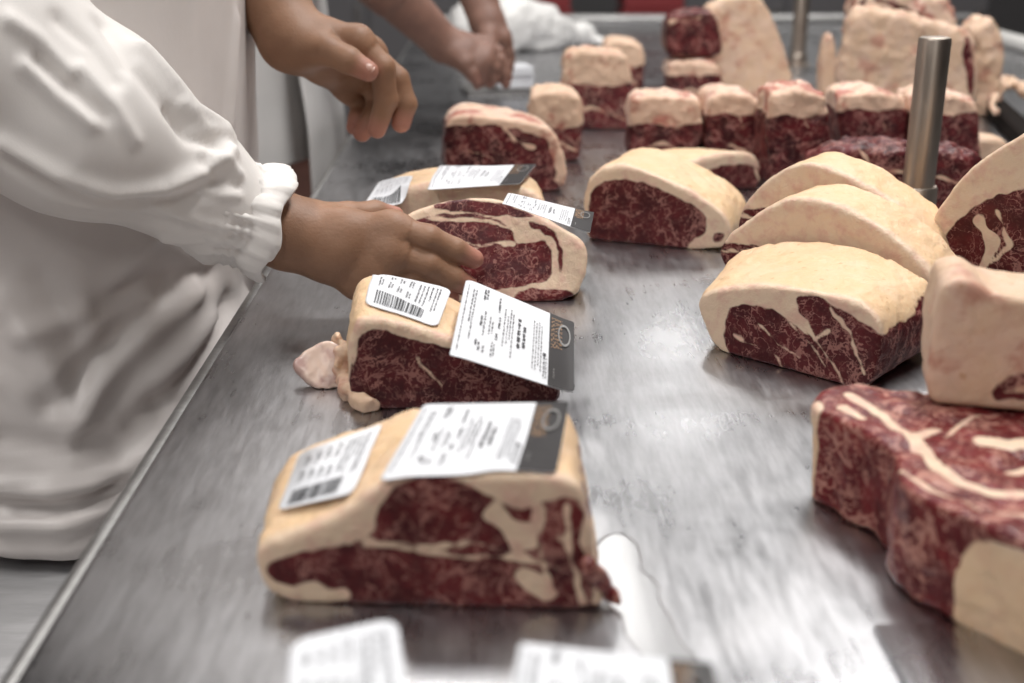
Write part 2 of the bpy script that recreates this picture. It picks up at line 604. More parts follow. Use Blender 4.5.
# ------------------------------------------------------------------ stickers
def sticker(root, mw, bvh, corners, kind, seed=0, blur=False):
    """corners TL, TR, BR, BL as (px, py, height above table or None = on the meat)"""
    P = []
    for px, py, z in corners:
        if z is None:
            hit = bvh.ray_cast(Vector(CAM), Vector(ray(px, py)))[0]
            P.append(np.array(hit) + [0, 0, .0012] if hit is not None else onz(px, py, .07))
        else:
            P.append(onz(px, py, z))
    P = np.array(P)
    ns, nt = 33, 23
    S, Tt = np.meshgrid(np.linspace(0, 1, ns), np.linspace(0, 1, nt), indexing='ij')
    top = P[0] * (1 - S[..., None]) + P[1] * S[..., None]
    bot = P[3] * (1 - S[..., None]) + P[2] * S[..., None]
    G = top * (1 - Tt[..., None]) + bot * Tt[..., None]
    zmin = np.full(G.shape[:2], -9.0)
    for i in range(ns):
        for j in range(nt):
            p = G[i, j]
            h = bvh.ray_cast(Vector((p[0], p[1], T + .3)), Vector((0, 0, -1)))[0]
            if h is not None:
                zmin[i, j] = h.z + .0012
    z = np.maximum(G[..., 2], zmin)
    for _ in range(14):
        zp = np.pad(z, 1, mode='edge')
        zs = (zp[:-2, 1:-1] + zp[2:, 1:-1] + zp[1:-1, :-2] + zp[1:-1, 2:]) / 4
        z = np.maximum(z * .4 + zs * .6, zmin)
    G[..., 2] = z
    du = np.gradient(G, axis=0)
    dv = np.gradient(G, axis=1)
    N = np.cross(du, dv)
    N /= np.linalg.norm(N, axis=-1, keepdims=True) + 1e-9
    if N[..., 2].mean() < 0:
        N = -N
    Ls = np.linalg.norm(P[1] - P[0])
    Lt = np.linalg.norm(P[3] - P[0])
    def at(s, t, off):
        x = np.clip(s, 0, 1) * (ns - 1)
        y = np.clip(t, 0, 1) * (nt - 1)
        i = np.minimum(x.astype(int), ns - 2)
        j = np.minimum(y.astype(int), nt - 2)
        fx, fy = (x - i)[..., None], (y - j)[..., None]
        def bl(Q):
            return (Q[i, j] * (1 - fx) + Q[i + 1, j] * fx) * (1 - fy) + (Q[i, j + 1] * (1 - fx) + Q[i + 1, j + 1] * fx) * fy
        return bl(G) + bl(N) * off
    rad = .13 if kind == 'small' else .035
    rt = rad
    rs = rad * Lt / Ls
    tt = np.unique(np.concatenate([np.linspace(0, rt, 7), np.linspace(rt, 1 - rt, 16), np.linspace(1 - rt, 1, 7)]))
    def inset(t):
        e = np.maximum(np.maximum(rt - t, t - (1 - rt)), 0) / rt
        return rs * (1 - np.sqrt(np.maximum(0, 1 - e * e)))
    def sheet(s0, s1, off, left=True, right=True, n=28):
        V, F = [], []
        for t in tt:
            a = max(s0, inset(t)) if left else s0
            b = min(s1, 1 - inset(t)) if right else s1
            s = np.linspace(a, b, n)
            V.append(at(s, np.full(n, t), off))
        V = np.concatenate(V)
        for k in range(len(tt) - 1):
            for i in range(n - 1):
                F.append((k * n + i, k * n + i + 1, (k + 1) * n + i + 1, (k + 1) * n + i))
        return V, F
    V, F = sheet(0, 1, .0)
    o = mesh_from('label_sticker', V, F, M['paper'], root, mw)
    so = o.modifiers.new('thick', 'SOLIDIFY')
    so.thickness = .0004
    so.offset = 0
    def quads(name, rects, mat, off=.0006, sub=2):
        V, F = [], []
        for (a, b, c, d) in rects:
            k = len(V)
            m = max(2, int(sub + (d - c) * 14))
            for t in np.linspace(c, d, m):
                for s in (a, b):
                    V.append(at(np.array(s), np.array(t), off))
            for q in range(m - 1):
                F.append((k + q * 2, k + q * 2 + 1, k + q * 2 + 3, k + q * 2 + 2))
        return mesh_from(name, np.array(V), F, mat, o, Matrix(mw), None, False)
    rn = random.Random(seed)
    def column(s, ds, t0, t1, gap=.018):
        """a line of small print running down the label: words of letter-sized strokes"""
        R = []
        t = t0
        while t < t1:
            for _ in range(rn.randint(2, 7)):
                if t >= t1:
                    break
                w_ = ds * rn.uniform(.35, .75) * Ls / Lt
                a = rn.choice((0, 0, .25))
                R.append((s - ds / 2 + ds * a * .6, s + ds / 2 - ds * rn.choice((0, .3)), t, min(t1, t + w_)))
                t += w_ * 1.35
            t += gap
        return R
    if kind == 'small':
        txt = []
        for s, t0, t1 in ((.13, .16, .33), (.13, .40, .60), (.26, .14, .34), (.26, .42, .60), (.38, .12, .34), (.38, .43, .62), (.50, .1, .36), (.50, .45, .64)):
            txt += column(s, .022, t0, t1)
            txt += column(s + .035, .022, t0 + .03, t1 - .03)
        for s, t0, t1 in ((.62, .12, .62), (.67, .12, .60), (.72, .1, .64), (.78, .1, .45), (.84, .1, .68), (.88, .1, .66)):
            txt += column(s, .024, t0, t1)
        quads('printed_text', txt, M['ink'] if not blur else M['ink_grey'])
        bars = []
        s = .12
        while s < .76:
            w_ = rn.choice((.008, .012, .020, .030))
            bars.append((s, s + w_, .70, .93))
            s += w_ + rn.choice((.008, .010, .016))
        quads('barcode', bars, M['ink'])
    else:
        txt = []
        for s, ds, t0, t1 in ((.045, .014, .08, .93), (.10, .016, .12, .55), (.125, .014, .12, .75), (.21, .022, .06, .22), (.235, .018, .05, .2),
                              (.21, .022, .42, .55), (.24, .016, .35, .66), (.19, .02, .73, .80), (.22, .02, .75, .85), (.26, .02, .78, .86),
                              (.29, .014, .40, .62), (.315, .014, .45, .60), (.36, .022, .10, .30), (.375, .022, .36, .52), (.36, .022, .58, .66),
                              (.42, .014, .22, .70), (.45, .013, .30, .66), (.475, .013, .2, .60), (.50, .013, .25, .82), (.35, .013, .72, .86), (.33, .013, .70, .88),
                              (.56, .030, .28, .66), (.61, .028, .36, .64), (.70, .012, .22, .85), (.725, .012, .24, .86), (.75, .012, .22, .80), (.775, .012, .26, .86),
                              (.805, .016, .62, .92), (.825, .012, .66, .92)):
            txt += column(s * .915, ds * .95, t0, t1, .014)
        txt += [(.725, .752, .60, .64)]
        quads('printed_text', txt, M['ink'] if not blur else M['ink_grey'])
        V, F = sheet(.775, 1, .0005, left=False, n=12)
        mesh_from('black_band', V, F, M['band'], o, Matrix(mw))
        gl = []
        for k in range(7):
            gl += column(.795 + k * .0145, .010, .08, .50, .03)
        quads('copper_lettering', gl, M['gold'], .0011)
        quads('small_print', column(.82, .012, .76, .88, .01), M['silver'], .0011)
        V, F = [], []
        n = 36
        for k in range(n):
            a = k * 2 * math.pi / n
            for q in (.80, 1.0):
                V.append(at(np.array(.905 + .058 * q * math.cos(a)), np.array(.28 + .15 * q * math.sin(a)), .0015))
        for k in range(n):
            a, b = 2 * k, 2 * ((k + 1) % n)
            F.append((a, b, b + 1, a + 1))
        mesh_from('round_emblem', np.array(V), F, M['silver'], o, Matrix(mw))
    return o

# ------------------------------------------------------------------ soft-capsule bodies
def capsules_sd(g, caps, k):
    d = np.full(g.shape[:-1], 1.0, np.float32)
    for a, b, ra, rb in caps:
        a, b = np.asarray(a, np.float32), np.asarray(b, np.float32)
        e = b - a
        L = float(e @ e) + 1e-12
        t = np.clip(((g - a) @ e) / L, 0, 1)
        q = np.linalg.norm(g - a - t[..., None] * e, axis=-1) - (ra + (rb - ra) * t)
        hh = np.maximum(k - np.abs(d - q), 0) / k
        d = np.minimum(d, q) - hh * hh * k * .25
    return d

def capsule_mesh(caps, h, k, post=None, chunks=None):
    pts = np.array([p for c in caps for p in c[:2]])
    R = max(max(c[2], c[3]) for c in caps) + k + 2 * h
    g, lo = grid_points(pts.min(0) - R, pts.max(0) + R, h)
    d = capsules_sd(g, caps, k)
    if post:
        d = post(g, d)
    return surface_nets(d.astype(np.float32), lo, h)

def hand_caps(wrist, elbow, mcps, fingers, thumb, rw=.026, re=.038, rf=.0088, scale=1.0):
    """forearm, palm webbed from wrist to each knuckle, then four fingers and a thumb of three bones each"""
    palm = [(elbow, wrist, re, rw)]
    for m in mcps:
        m = np.asarray(m)
        palm.append((wrist, m, rw * .72, .0118 * scale))
    for a, b in zip(mcps[:-1], mcps[1:]):
        palm.append((a, b, .0112 * scale, .0108 * scale))
    for a, b in zip(mcps[:-1], mcps[1:]):
        wa, wb = (np.asarray(a) * .55 + np.asarray(wrist) * .45), (np.asarray(b) * .55 + np.asarray(wrist) * .45)
        palm.append((wa, wb, .0145 * scale, .0135 * scale))
    fs = []
    for i, (m, f) in enumerate(zip(mcps, fingers)):
        rr = rf * scale * (1.0, 1.04, .98, .86)[i]
        chain = [m] + list(f)
        rad = [rr * 1.16, rr * 1.05, rr * .94, rr * .78]
        fs.append([(chain[j], chain[j + 1], rad[j], rad[j + 1]) for j in range(3)])
    th = [(thumb[0], thumb[1], .0165 * scale, .0128 * scale), (thumb[1], thumb[2], .0122 * scale, .0112 * scale), (thumb[2], thumb[3], .0110 * scale, .0086 * scale)]
    return palm, fs, th

def hand_mesh(parts, h=.0016):
    palm, fs, th = parts
    caps = palm + [c for f in fs for c in f] + th
    pts = np.array([p for c in caps for p in c[:2]])
    R = max(max(c[2], c[3]) for c in caps) + .012
    g, lo = grid_points(pts.min(0) - R, pts.max(0) + R, h)
    d = capsules_sd(g, palm, .016)
    for f in fs + [th]:
        q = capsules_sd(g, f, .004)
        # blend into the palm, but keep fingers apart from one another
        a = np.linalg.norm(g - np.asarray(f[0][0], np.float32), axis=-1)
        kk = np.where(a < .022, .010, .0022) if f is not th else np.where(a < .035, .014, .003)
        hh = np.maximum(kk - np.abs(d - q), 0) / kk
        d = np.minimum(d, q) - hh * hh * kk * .25
    v, fc = surface_nets(d.astype(np.float32), lo, h)
    tips = np.array([f[-1][1] for f in fs] + [th[-1][1]])
    dd = np.min(np.linalg.norm(v[:, None] - tips[None], axis=-1), 1)
    tip = np.clip(1 - (dd - .008) / .014, 0, 1).astype(np.float32)
    return v, fc, tip

def vnormals(v, f):
    n = np.zeros_like(v)
    a, b, c, d = (v[f[:, k]] for k in range(4))
    fn = np.cross(c - a, d - b)
    for k in range(4):
        np.add.at(n, f[:, k], fn)
    return n / (np.linalg.norm(n, axis=1, keepdims=True) + 1e-12)

def ridges(v, f, lines):
    """raise folds along lines traced over the cloth: (pixels, height, width)"""
    bvh = BVHTree.FromPolygons([Vector(p) for p in v], f.tolist())
    n = vnormals(v, f)
    disp = np.zeros(len(v))
    for px, hgt, wd in lines:
        pl = []
        for (x, y) in px:
            hit = bvh.ray_cast(Vector(CAM), Vector(ray(x, y)))[0]
            if hit is not None:
                pl.append(np.array(hit))
        if len(pl) < 2:
            continue
        dm = np.full(len(v), 9.0)
        for a, b in zip(pl[:-1], pl[1:]):
            e = b - a
            t = np.clip(((v - a) @ e) / (e @ e + 1e-12), 0, 1)
            dm = np.minimum(dm, np.linalg.norm(v - a - t[:, None] * e, axis=1))
        disp += hgt * np.exp(-(dm / wd) ** 2)
    return v + n * disp[:, None]

def garment(zs, cx, cy, rx, ry, fold, seed, a0=0, a1=2 * math.pi, n=120, hem=None):
    """a draped loft: at each height an ellipse with folds that deepen towards the hem; values are functions of z"""
    V, F = [], []
    full = abs(a1 - a0 - 2 * math.pi) < 1e-6
    ang = np.linspace(a0, a1, n, endpoint=not full)
    ztop, zbot = zs[-1], zs[0]
    for z in zs:
        k = (ztop - z) / (ztop - zbot)
        p = np.stack([np.cos(ang), np.sin(ang), np.full(n, z * .8)], -1)
        m = 1 + fold * ((.35 + .65 * k) * vnoise(p * [1.0, 1.0, .35], 3.1, seed) + .45 * vnoise(p, 5.5, seed + 1) + .25 * vnoise(p * [1, 1, 2.2], 7, seed + 2))
        # superellipse body section
        c, s = np.cos(ang), np.sin(ang)
        rr = 1 / (np.abs(c) ** 2.5 + np.abs(s) ** 2.5) ** (1 / 2.5)
        x = cx(z) + rx(z) * rr * c * m
        y = cy(z) + ry(z) * rr * s * m
        zz = np.full(n, z)
        if hem is not None and z == zbot:
            zz = zz + hem * vnoise(p, 2.5, seed + 3)
        V.append(np.stack([x, y, zz], -1))
    V = np.concatenate(V)
    m = len(zs)
    for i in range(m - 1):
        for j in range(n if full else n - 1):
            F.append((i * n + j, i * n + (j + 1) % n, (i + 1) * n + (j + 1) % n, (i + 1) * n + j))
    return V.astype(np.float32), np.array(F)

# ================================================================== THE SETTING
fl = NT('red_brown_floor')
co = fl.coord()
fl.set(Base_Color=fl.mix(fl.step(fl.noise(co, 6, 4), .3, .7), (.11, .045, .032), (.17, .075, .055)), Roughness=.45)
struct(MB().box((-5, -4, -.05), (6, 9, 0)).build('floor', fl.m))
wl = NT('washed_grey_wall')
wl.set(Base_Color=wl.mix(wl.noise(wl.coord(), 2, 3), (.12, .12, .125), (.17, .17, .175)), Roughness=.6)
struct(MB().box((-5, 8.9, 0), (6, 9.05, 3.4)).build('wall_back', wl.m))
ww = NT('white_wall_panels')
ww.set(Base_Color=ww.mix(ww.noise(ww.coord(), 2, 3), (.62, .62, .61), (.70, .70, .69)), Roughness=.5)
struct(MB().box((-5.1, -4, 0), (-5, 9, 3.4)).build('wall_left', ww.m))
struct(MB().box((6, -4, 0), (6.1, 9, 3.4)).build('wall_right', wl.m))
struct(MB().box((-5, -4.1, 0), (6, -4, 3.4)).build('wall_front', ww.m))
ce = NT('ceiling_panels')
ce.set(Base_Color=(.16, .16, .165), Roughness=.8)
struct(MB().box((-5.1, -4.1, 3.4), (6.1, 9.05, 3.5)).build('ceiling', ce.m))

# steel table
tb = thing('steel_table', 'long stainless steel work table with brushed top under all the meat', 'table', (.55, 2.1, 0))
mw = mw_of(tb)
TX0, TX1, TY0, TY1 = -.231, 1.62, .06, 4.15
MB().box((TX0, TY0, T - .04), (TX1, TY1, T), .006, 3).build('tabletop', M['steel'], tb, True, mw)
MB().tube((TX0 - .002, TY0, T - .009), (TX0 - .002, TY1, T - .009), [(0, .0075), (TY1 - TY0, .0075)], 16).build('rolled_edge', M['steel_edge'], tb, True, mw)
MB().tube((TX0, TY1 - .02, T + .012), (TX1, TY1 - .02, T + .012), [(0, .02), (TX1 - TX0, .02)], 20).build('end_rail', M['steel_edge'], tb, True, mw)
for x in (TX0 + .12, TX1 - .12):
    for y in (TY0 + .15, TY1 - .2):
        MB().tube((x, y, 0), (x, y, T - .04), [(0, .028), (.03, .028), (.03, .022), (T - .04, .022)], 20).build('leg', M['steel_edge'], tb, True, mw)
MB().box((TX0 - .62, TY0, .597), (TX0 - .012, 1.015, .622), .004, 2).build('side_shelf', M['shelf'], tb, True, mw)
a = onz(872, 629)
b = onz(890, 683)
plx0, ply1 = float(a[0]), float(a[1])
MB().box((plx0, ply1 - .32, T), (plx0 + .42, ply1, T + .0035), .0016, 2).build('cover_plate', M['steel'], tb, True, mw)

# wet streak shaped to the lamp glare beside the nearest labelled block
wt = NT('wet_steel')
wco = wt.coord()
wt.set(Base_Color=(.50, .50, .51), Metallic=1.0, Roughness=.3, Coat_Weight=.7, Coat_Roughness=.10, Coat_IOR=1.5)
wt.bump(wt.noise(wt.mapping(wco, (10, 1, 1), (0, 0, .42)), 22, 4, .6), .45, .0010)
wp2 = np.array([onz(x, y)[:2] for x, y in ((594, 538), (622, 530), (640, 548), (652, 580), (676, 625), (720, 690), (668, 694), (650, 672), (634, 640), (618, 618), (606, 604), (598, 590), (590, 570))])
wp2 = chaikin(wp2, 2)
g, lo = grid_points((wp2[:, 0].min() - .006, wp2[:, 1].min() - .006, T - .0016), (wp2[:, 0].max() + .006, wp2[:, 1].max() + .006, T + .0016), .0008 * 2)
d = np.maximum(poly_sd(g[..., 0], g[..., 1], wp2) + .004 * vnoise(g, 60, 4), np.abs(g[..., 2] - T) - .0003)
v, f = surface_nets(d.astype(np.float32), lo, .0016)
o = mesh_from('wet_glare_streak', v, f, wt.m)
o['label'] = 'wet streak shaped to the lamp glare on the steel right of the nearest labelled block'
o['category'] = 'water'
o['kind'] = 'stuff'

# ================================================================== LABELLED FRONT PIECES
# A: nearest ribeye block
root, mw, bvh = block('beef_block', 'labelled ribeye block with cream fat top, nearest of the three labelled pieces in full view', ((285, 603), (596, 611)),
    [(262, 588), (254, 556), (258, 546), (300, 532), (345, 513), (378, 486), (398, 477), (460, 474), (550, 475), (578, 482), (588, 505), (596, 560), (606, 600), (598, 612), (500, 613), (400, 608), (285, 604)],
    [[(390, 492), (430, 478), (470, 484), (500, 500), (530, 512), (560, 500), (584, 504), (610, 540), (620, 640), (470, 640), (340, 640), (300, 592), (272, 576), (268, 566), (300, 552), (352, 548), (376, 535), (384, 510)]],
    [([(372, 545), (420, 551), (470, 556), (520, 556), (560, 565)], .0022), ([(385, 543), (440, 547), (470, 540), (500, 548)], .0014), ([(505, 515), (525, 535), (545, 545)], .0085),
     ([(538, 505), (543, 560), (552, 590)], .0024), ([(566, 510), (572, 560), (578, 600)], .0016), ([(280, 588), (310, 596), (340, 592)], .006), ([(592, 510), (598, 600)], .004),
     ([(530, 575), (545, 595)], .006)],
    depth=.105, back_out=[(286, 520), (268, 512), (270, 488), (282, 466), (303, 448), (345, 430), (388, 417), (428, 405), (548, 401), (568, 410), (580, 445), (584, 520), (560, 528), (400, 528)], res=.0019, r=.004, mat='meat', group='labelled beef pieces along the table')
sticker(root, mw, bvh, [(301, 449, None), (384, 425, None), (352, 496, None), (277, 515, None)], 'small', 1)
sticker(root, mw, bvh, [(424, 404, .079), (569, 402, .079), (556, 478, .0755), (379, 481, .074)], 'main', 2)
def shred(root, mw, px, rads, mat, name):
    """a loose ragged strand of meat hanging from the piece"""
    pts = [onz(*p) if len(p) == 3 else onz(p[0], p[1], 0.004) for p in px]
    caps = [(pts[i], pts[i + 1], rads[i], rads[i + 1]) for i in range(len(pts) - 1)]
    v, f = capsule_mesh(caps, .0015, .004, lambda g, d: np.maximum(d + .0016 * vnoise(g, 150, 2), T + .0004 - g[..., 2]))
    return mesh_from(name, v, f, M[mat], root, mw, {'fat': np.full(len(v), -.02), 'outer': np.ones(len(v))})
shred(root, mw, [(588, 566, .03), (602, 582, .016), (612, 593, .008), (623, 605, .0035)], [.005, .0045, .003, .0015], 'red', 'ragged_strand')

# B: middle striploin
root, mw, bvh = block('beef_block', 'dark marbled striploin block with two labels, between the hand and nearest labelled block', ((364, 410), (556, 404)),
    [(352, 396), (346, 352), (352, 328), (366, 316), (400, 322), (440, 336), (490, 352), (535, 372), (556, 384), (562, 396), (556, 406), (500, 410), (440, 412), (366, 411), (358, 406)],
    [[(353, 345), (370, 328), (392, 332), (415, 343), (440, 344), (470, 350), (520, 366), (575, 380), (580, 430), (350, 430), (351, 372)]],
    [([(355, 340), (352, 365), (356, 380)], .002), ([(420, 360), (432, 380), (440, 388)], .0005)],
    depth=.085, back=(1.0, 1.06, 0, .004), res=.0018, r=.005, mat='strip', group='labelled beef pieces along the table')
sticker(root, mw, bvh, [(378, 273, None), (452, 288, None), (437, 331, None), (364, 309, None)], 'small', 3)
sticker(root, mw, bvh, [(466, 277, .082), (574, 322, .046), (574, 396, .022), (449, 355, .066)], 'main', 4)
# the flap of fat and gristle hanging off its left end
pts = [onz(*p) for p in ((291, 362, .012), (304, 352, .03), (322, 342, .034), (336, 339, .03), (347, 355, .022), (340, 378, .008), (324, 392, .004), (306, 381, .004))]
tail = [onz(344, 372, .012), onz(352, 392, .008), onz(368, 404, .006)]
caps2 = [(tail[0], tail[1], .006, .007), (tail[1], tail[2], .007, .008), (onz(348, 350, .03), tail[0], .006, .006), (onz(336, 340, .03), onz(346, 352, .026), .005, .006)]
flap = NT('gristle_membrane')
fco = flap.coord()
flap.set(Base_Color=flap.mix(flap.step(flap.noise(fco, 60, 3), .40, .62), (.62, .47, .39), (.42, .27, .24)), Roughness=.3)
flap.bump(flap.noise(fco, 150, 3), .3, .001)
o = block('gristle_flap', 'pale translucent gristle flap', ((298, 392), (348, 389)), [(288, 362), (306, 350), (326, 338), (338, 342), (350, 350), (352, 384), (338, 390), (322, 393), (304, 380)], depth=.009, tilt=.55, res=.0014, r=.003, bumpy=.0022, part_of=('gristle_flap', root, mw, flap.m))
o['label'] = 'pale translucent gristle flap'
v, f = capsule_mesh(caps2, .0016, .006, lambda g, d: np.maximum(d + .0045 * vnoise(g, 120, 6), T + .0004 - g[..., 2]))
mesh_from('fat_fringe', v, f, M['pale'], root, mw, {'fat': np.full(len(v), .004), 'outer': np.ones(len(v))})

# C2: labelled block behind the held steak
root, mw, bvh = block('beef_block', 'cream fat block with two labels, behind the steak under the worker\'s hand', ((372, 258), (548, 256)),
    [(362, 250), (360, 215), (366, 198), (400, 186), (450, 180), (500, 183), (535, 190), (548, 204), (552, 245), (546, 258), (372, 260)],
    [[(375, 225), (540, 222), (560, 275), (365, 275)]], depth=.085, back=(.93, 1.0, .004, 0), res=.0025, r=.01, mat='meat', group='labelled beef pieces along the table')
sticker(root, mw, bvh, [(380, 180, None), (413, 176, None), (410, 207, None), (362, 207, None)], 'small', 5, True)
sticker(root, mw, bvh, [(441, 168, .079), (536, 164, .083), (520, 184, .081), (427, 190, .078)], 'main', 6, True)

# C1: held steak, cut face tipped up at the camera
root, mw, bvh = block('beef_steak', 'ribeye steak tipped back against labelled block, with fingers pressing its cut face', ((405, 304), (574, 302)),
    [(398, 290), (393, 252), (395, 228), (410, 212), (440, 201), (480, 195), (515, 202), (548, 220), (578, 236), (588, 250), (586, 272), (576, 301), (500, 306), (410, 306)],
    [[(398, 228), (430, 214), (470, 215), (505, 222), (514, 234), (520, 245), (545, 240), (554, 258), (551, 275), (538, 284), (505, 292), (470, 296), (410, 290), (396, 262)],
     [(428, 206), (460, 199), (500, 204), (535, 214), (530, 219), (500, 217), (460, 212)],
     [(515, 292), (540, 288), (572, 286), (580, 310), (505, 310)],
     [(528, 219), (548, 230), (560, 246), (565, 264), (560, 276), (560, 262), (555, 247), (543, 234), (526, 223)]],
    [([(415, 217), (450, 219), (490, 222), (520, 232)], .0022), ([(470, 248), (500, 243), (515, 243)], .002), ([(548, 240), (556, 252), (557, 268), (551, 280)], .0028),
     ([(412, 232), (450, 238), (480, 245)], .001)],
    depth=.042, tilt=.42, res=.0018, r=.005, mat='meat', bumpy=.0016, back=(1.02, 1.03, 0, 0))
sticker(root, mw, bvh, [(508, 192, .112), (594, 213, .088), (590, 234, .083), (502, 203, .108)], 'main', 8, True)

# label-bearing block just below the frame: its labels overhang its far edge
root, mw, bvh = block('beef_block', 'block at the bottom edge of which only two overhanging labels show', ((300, 930), (690, 930)),
    [(285, 925), (280, 850), (290, 815), (330, 800), (420, 796), (620, 796), (690, 806), (706, 830), (706, 925), (690, 935), (300, 935)],
    [[(320, 845), (680, 840), (700, 960), (300, 960)]], depth=.055, back=(.95, .97, 0, 0), res=.0025, r=.005, mat='meat', group='labelled beef pieces along the table')
sticker(root, mw, bvh, [(291, 640, .082), (397, 617, .080), (414, 735, .078), (284, 752, .078)], 'small', 9)
sticker(root, mw, bvh, [(520, 642, .082), (712, 664, .082), (735, 752, .078), (497, 744, .078)], 'main', 10)

# ================================================================== RIGHT CLUSTER
# D: the big fat-topped block
D_BASE = ((714, 350), (864, 391))
block('beef_block', 'sharp fat-capped ribeye block at centre right with white-streaked eye, front of three slices', D_BASE,
    [(712, 346), (700, 316), (697, 298), (715, 290), (760, 286), (800, 288), (845, 298), (872, 310), (882, 330), (878, 360), (868, 390), (830, 388), (780, 378), (735, 360)],
    [[(727, 307), (755, 306), (780, 312), (800, 326), (812, 338), (800, 312), (794, 298), (820, 298), (846, 308), (866, 326), (905, 356), (905, 420), (780, 420), (735, 372), (724, 345)]],
    [([(796, 308), (806, 322), (816, 338), (830, 330)], .0024), ([(816, 338), (836, 366), (844, 386)], .0009), ([(832, 308), (850, 332), (864, 372)], .0008), ([(760, 325), (775, 345), (800, 360)], .0006), ([(735, 335), (770, 352), (785, 372)], .0004), ([(790, 322), (812, 345), (825, 368)], .0005)],
    depth=.100, back_out=[(738, 320), (726, 280), (734, 252), (760, 243), (800, 239), (850, 243), (900, 261), (934, 284), (943, 310), (936, 345), (900, 352), (780, 325)], blobs=[(886, 306, .03, .012), (872, 330, .02, .007), (888, 266, .09, .028), (905, 270, .08, .02)], res=.0018, r=.0035, mat='loin', group='fanned slices of capped ribeye at centre right')
block('beef_slice', 'fat-capped ribeye slice leaning in the middle of the three fanned at centre right', D_BASE,
    [(716, 262), (722, 240), (745, 222), (772, 204), (800, 196), (845, 206), (895, 236), (935, 276), (950, 310), (940, 345), (880, 345), (760, 300)],
    [[(700, 262), (720, 243), (752, 244), (770, 256), (790, 320), (700, 320)]], [([(720, 252), (755, 250)], .001)],
    depth=.060, shift=.106, back=(.97, 1.0, 0, .004), res=.0022, r=.005, mat='loin', group='fanned slices of capped ribeye at centre right')
block('beef_slice', 'fat-capped ribeye slice at the back of the three fanned, beside the steel post', D_BASE,
    [(734, 235), (742, 205), (765, 180), (795, 160), (830, 166), (880, 194), (920, 226), (938, 255), (940, 300), (900, 305), (780, 270)],
    [[(720, 240), (738, 212), (762, 204), (782, 214), (800, 300), (720, 300)]], [([(740, 215), (765, 222)], .002)],
    depth=.055, shift=.172, back=(.97, 1.0, 0, .002), res=.0022, r=.005, mat='loin', group='fanned slices of capped ribeye at centre right')
# G, H
block('beef_block', 'fat-topped block with dark round eye standing left of the fanned slices', ((590, 240), (718, 252)),
    [(586, 238), (582, 208), (586, 182), (600, 168), (626, 164), (660, 176), (700, 196), (726, 214), (732, 235), (722, 252), (650, 250), (592, 241)],
    [[(587, 202), (598, 182), (626, 177), (657, 189), (700, 206), (709, 220), (703, 236), (690, 246), (660, 262), (590, 258)],
     [(714, 232), (726, 232), (722, 240), (712, 241)]],
    [], depth=.095, back=(.97, 1.0, .004, .004), res=.0022, r=.0045, mat='loin')
block('beef_block', 'low fat-topped piece behind the round-eyed block, its lean end facing right', ((690, 196), (764, 188)),
    [(690, 195), (686, 165), (700, 157), (730, 152), (752, 152), (764, 162), (766, 188), (720, 196)],
    [[(704, 172), (730, 164), (756, 163), (775, 180), (770, 210), (700, 210)]], [([(754, 160), (760, 180)], .003)],
    depth=.075, res=.003, r=.006, mat='loin', back=(1.1, .95, -.05, 0))
# I: right upright block
block('beef_block', 'tall block by the right edge with round yellow fat side and dark eye', ((945, 322), (1075, 350)),
    [(938, 316), (926, 268), (924, 238), (936, 208), (962, 174), (1000, 144), (1040, 126), (1095, 120), (1110, 340), (1075, 352), (1000, 338)],
    [[(944, 246), (948, 228), (966, 212), (990, 200), (1024, 188), (1070, 180), (1115, 190), (1120, 370), (1000, 360), (975, 296), (956, 272)]],
    [([(982, 224), (992, 240), (985, 262), (978, 276)], .008), ([(1000, 215), (1010, 245), (990, 262)], .004)],
    depth=.09, back=(.95, .97, 0, 0), res=.0021, r=.005, mat='loin')
block('fat_trim', 'small pale square of fat peeking out behind tall block by the right edge', ((972, 172), (1012, 172)),
    [(970, 170), (970, 142), (985, 138), (1006, 139), (1012, 150), (1012, 172)], [], depth=.05, res=.003, r=.006, mat='pale')
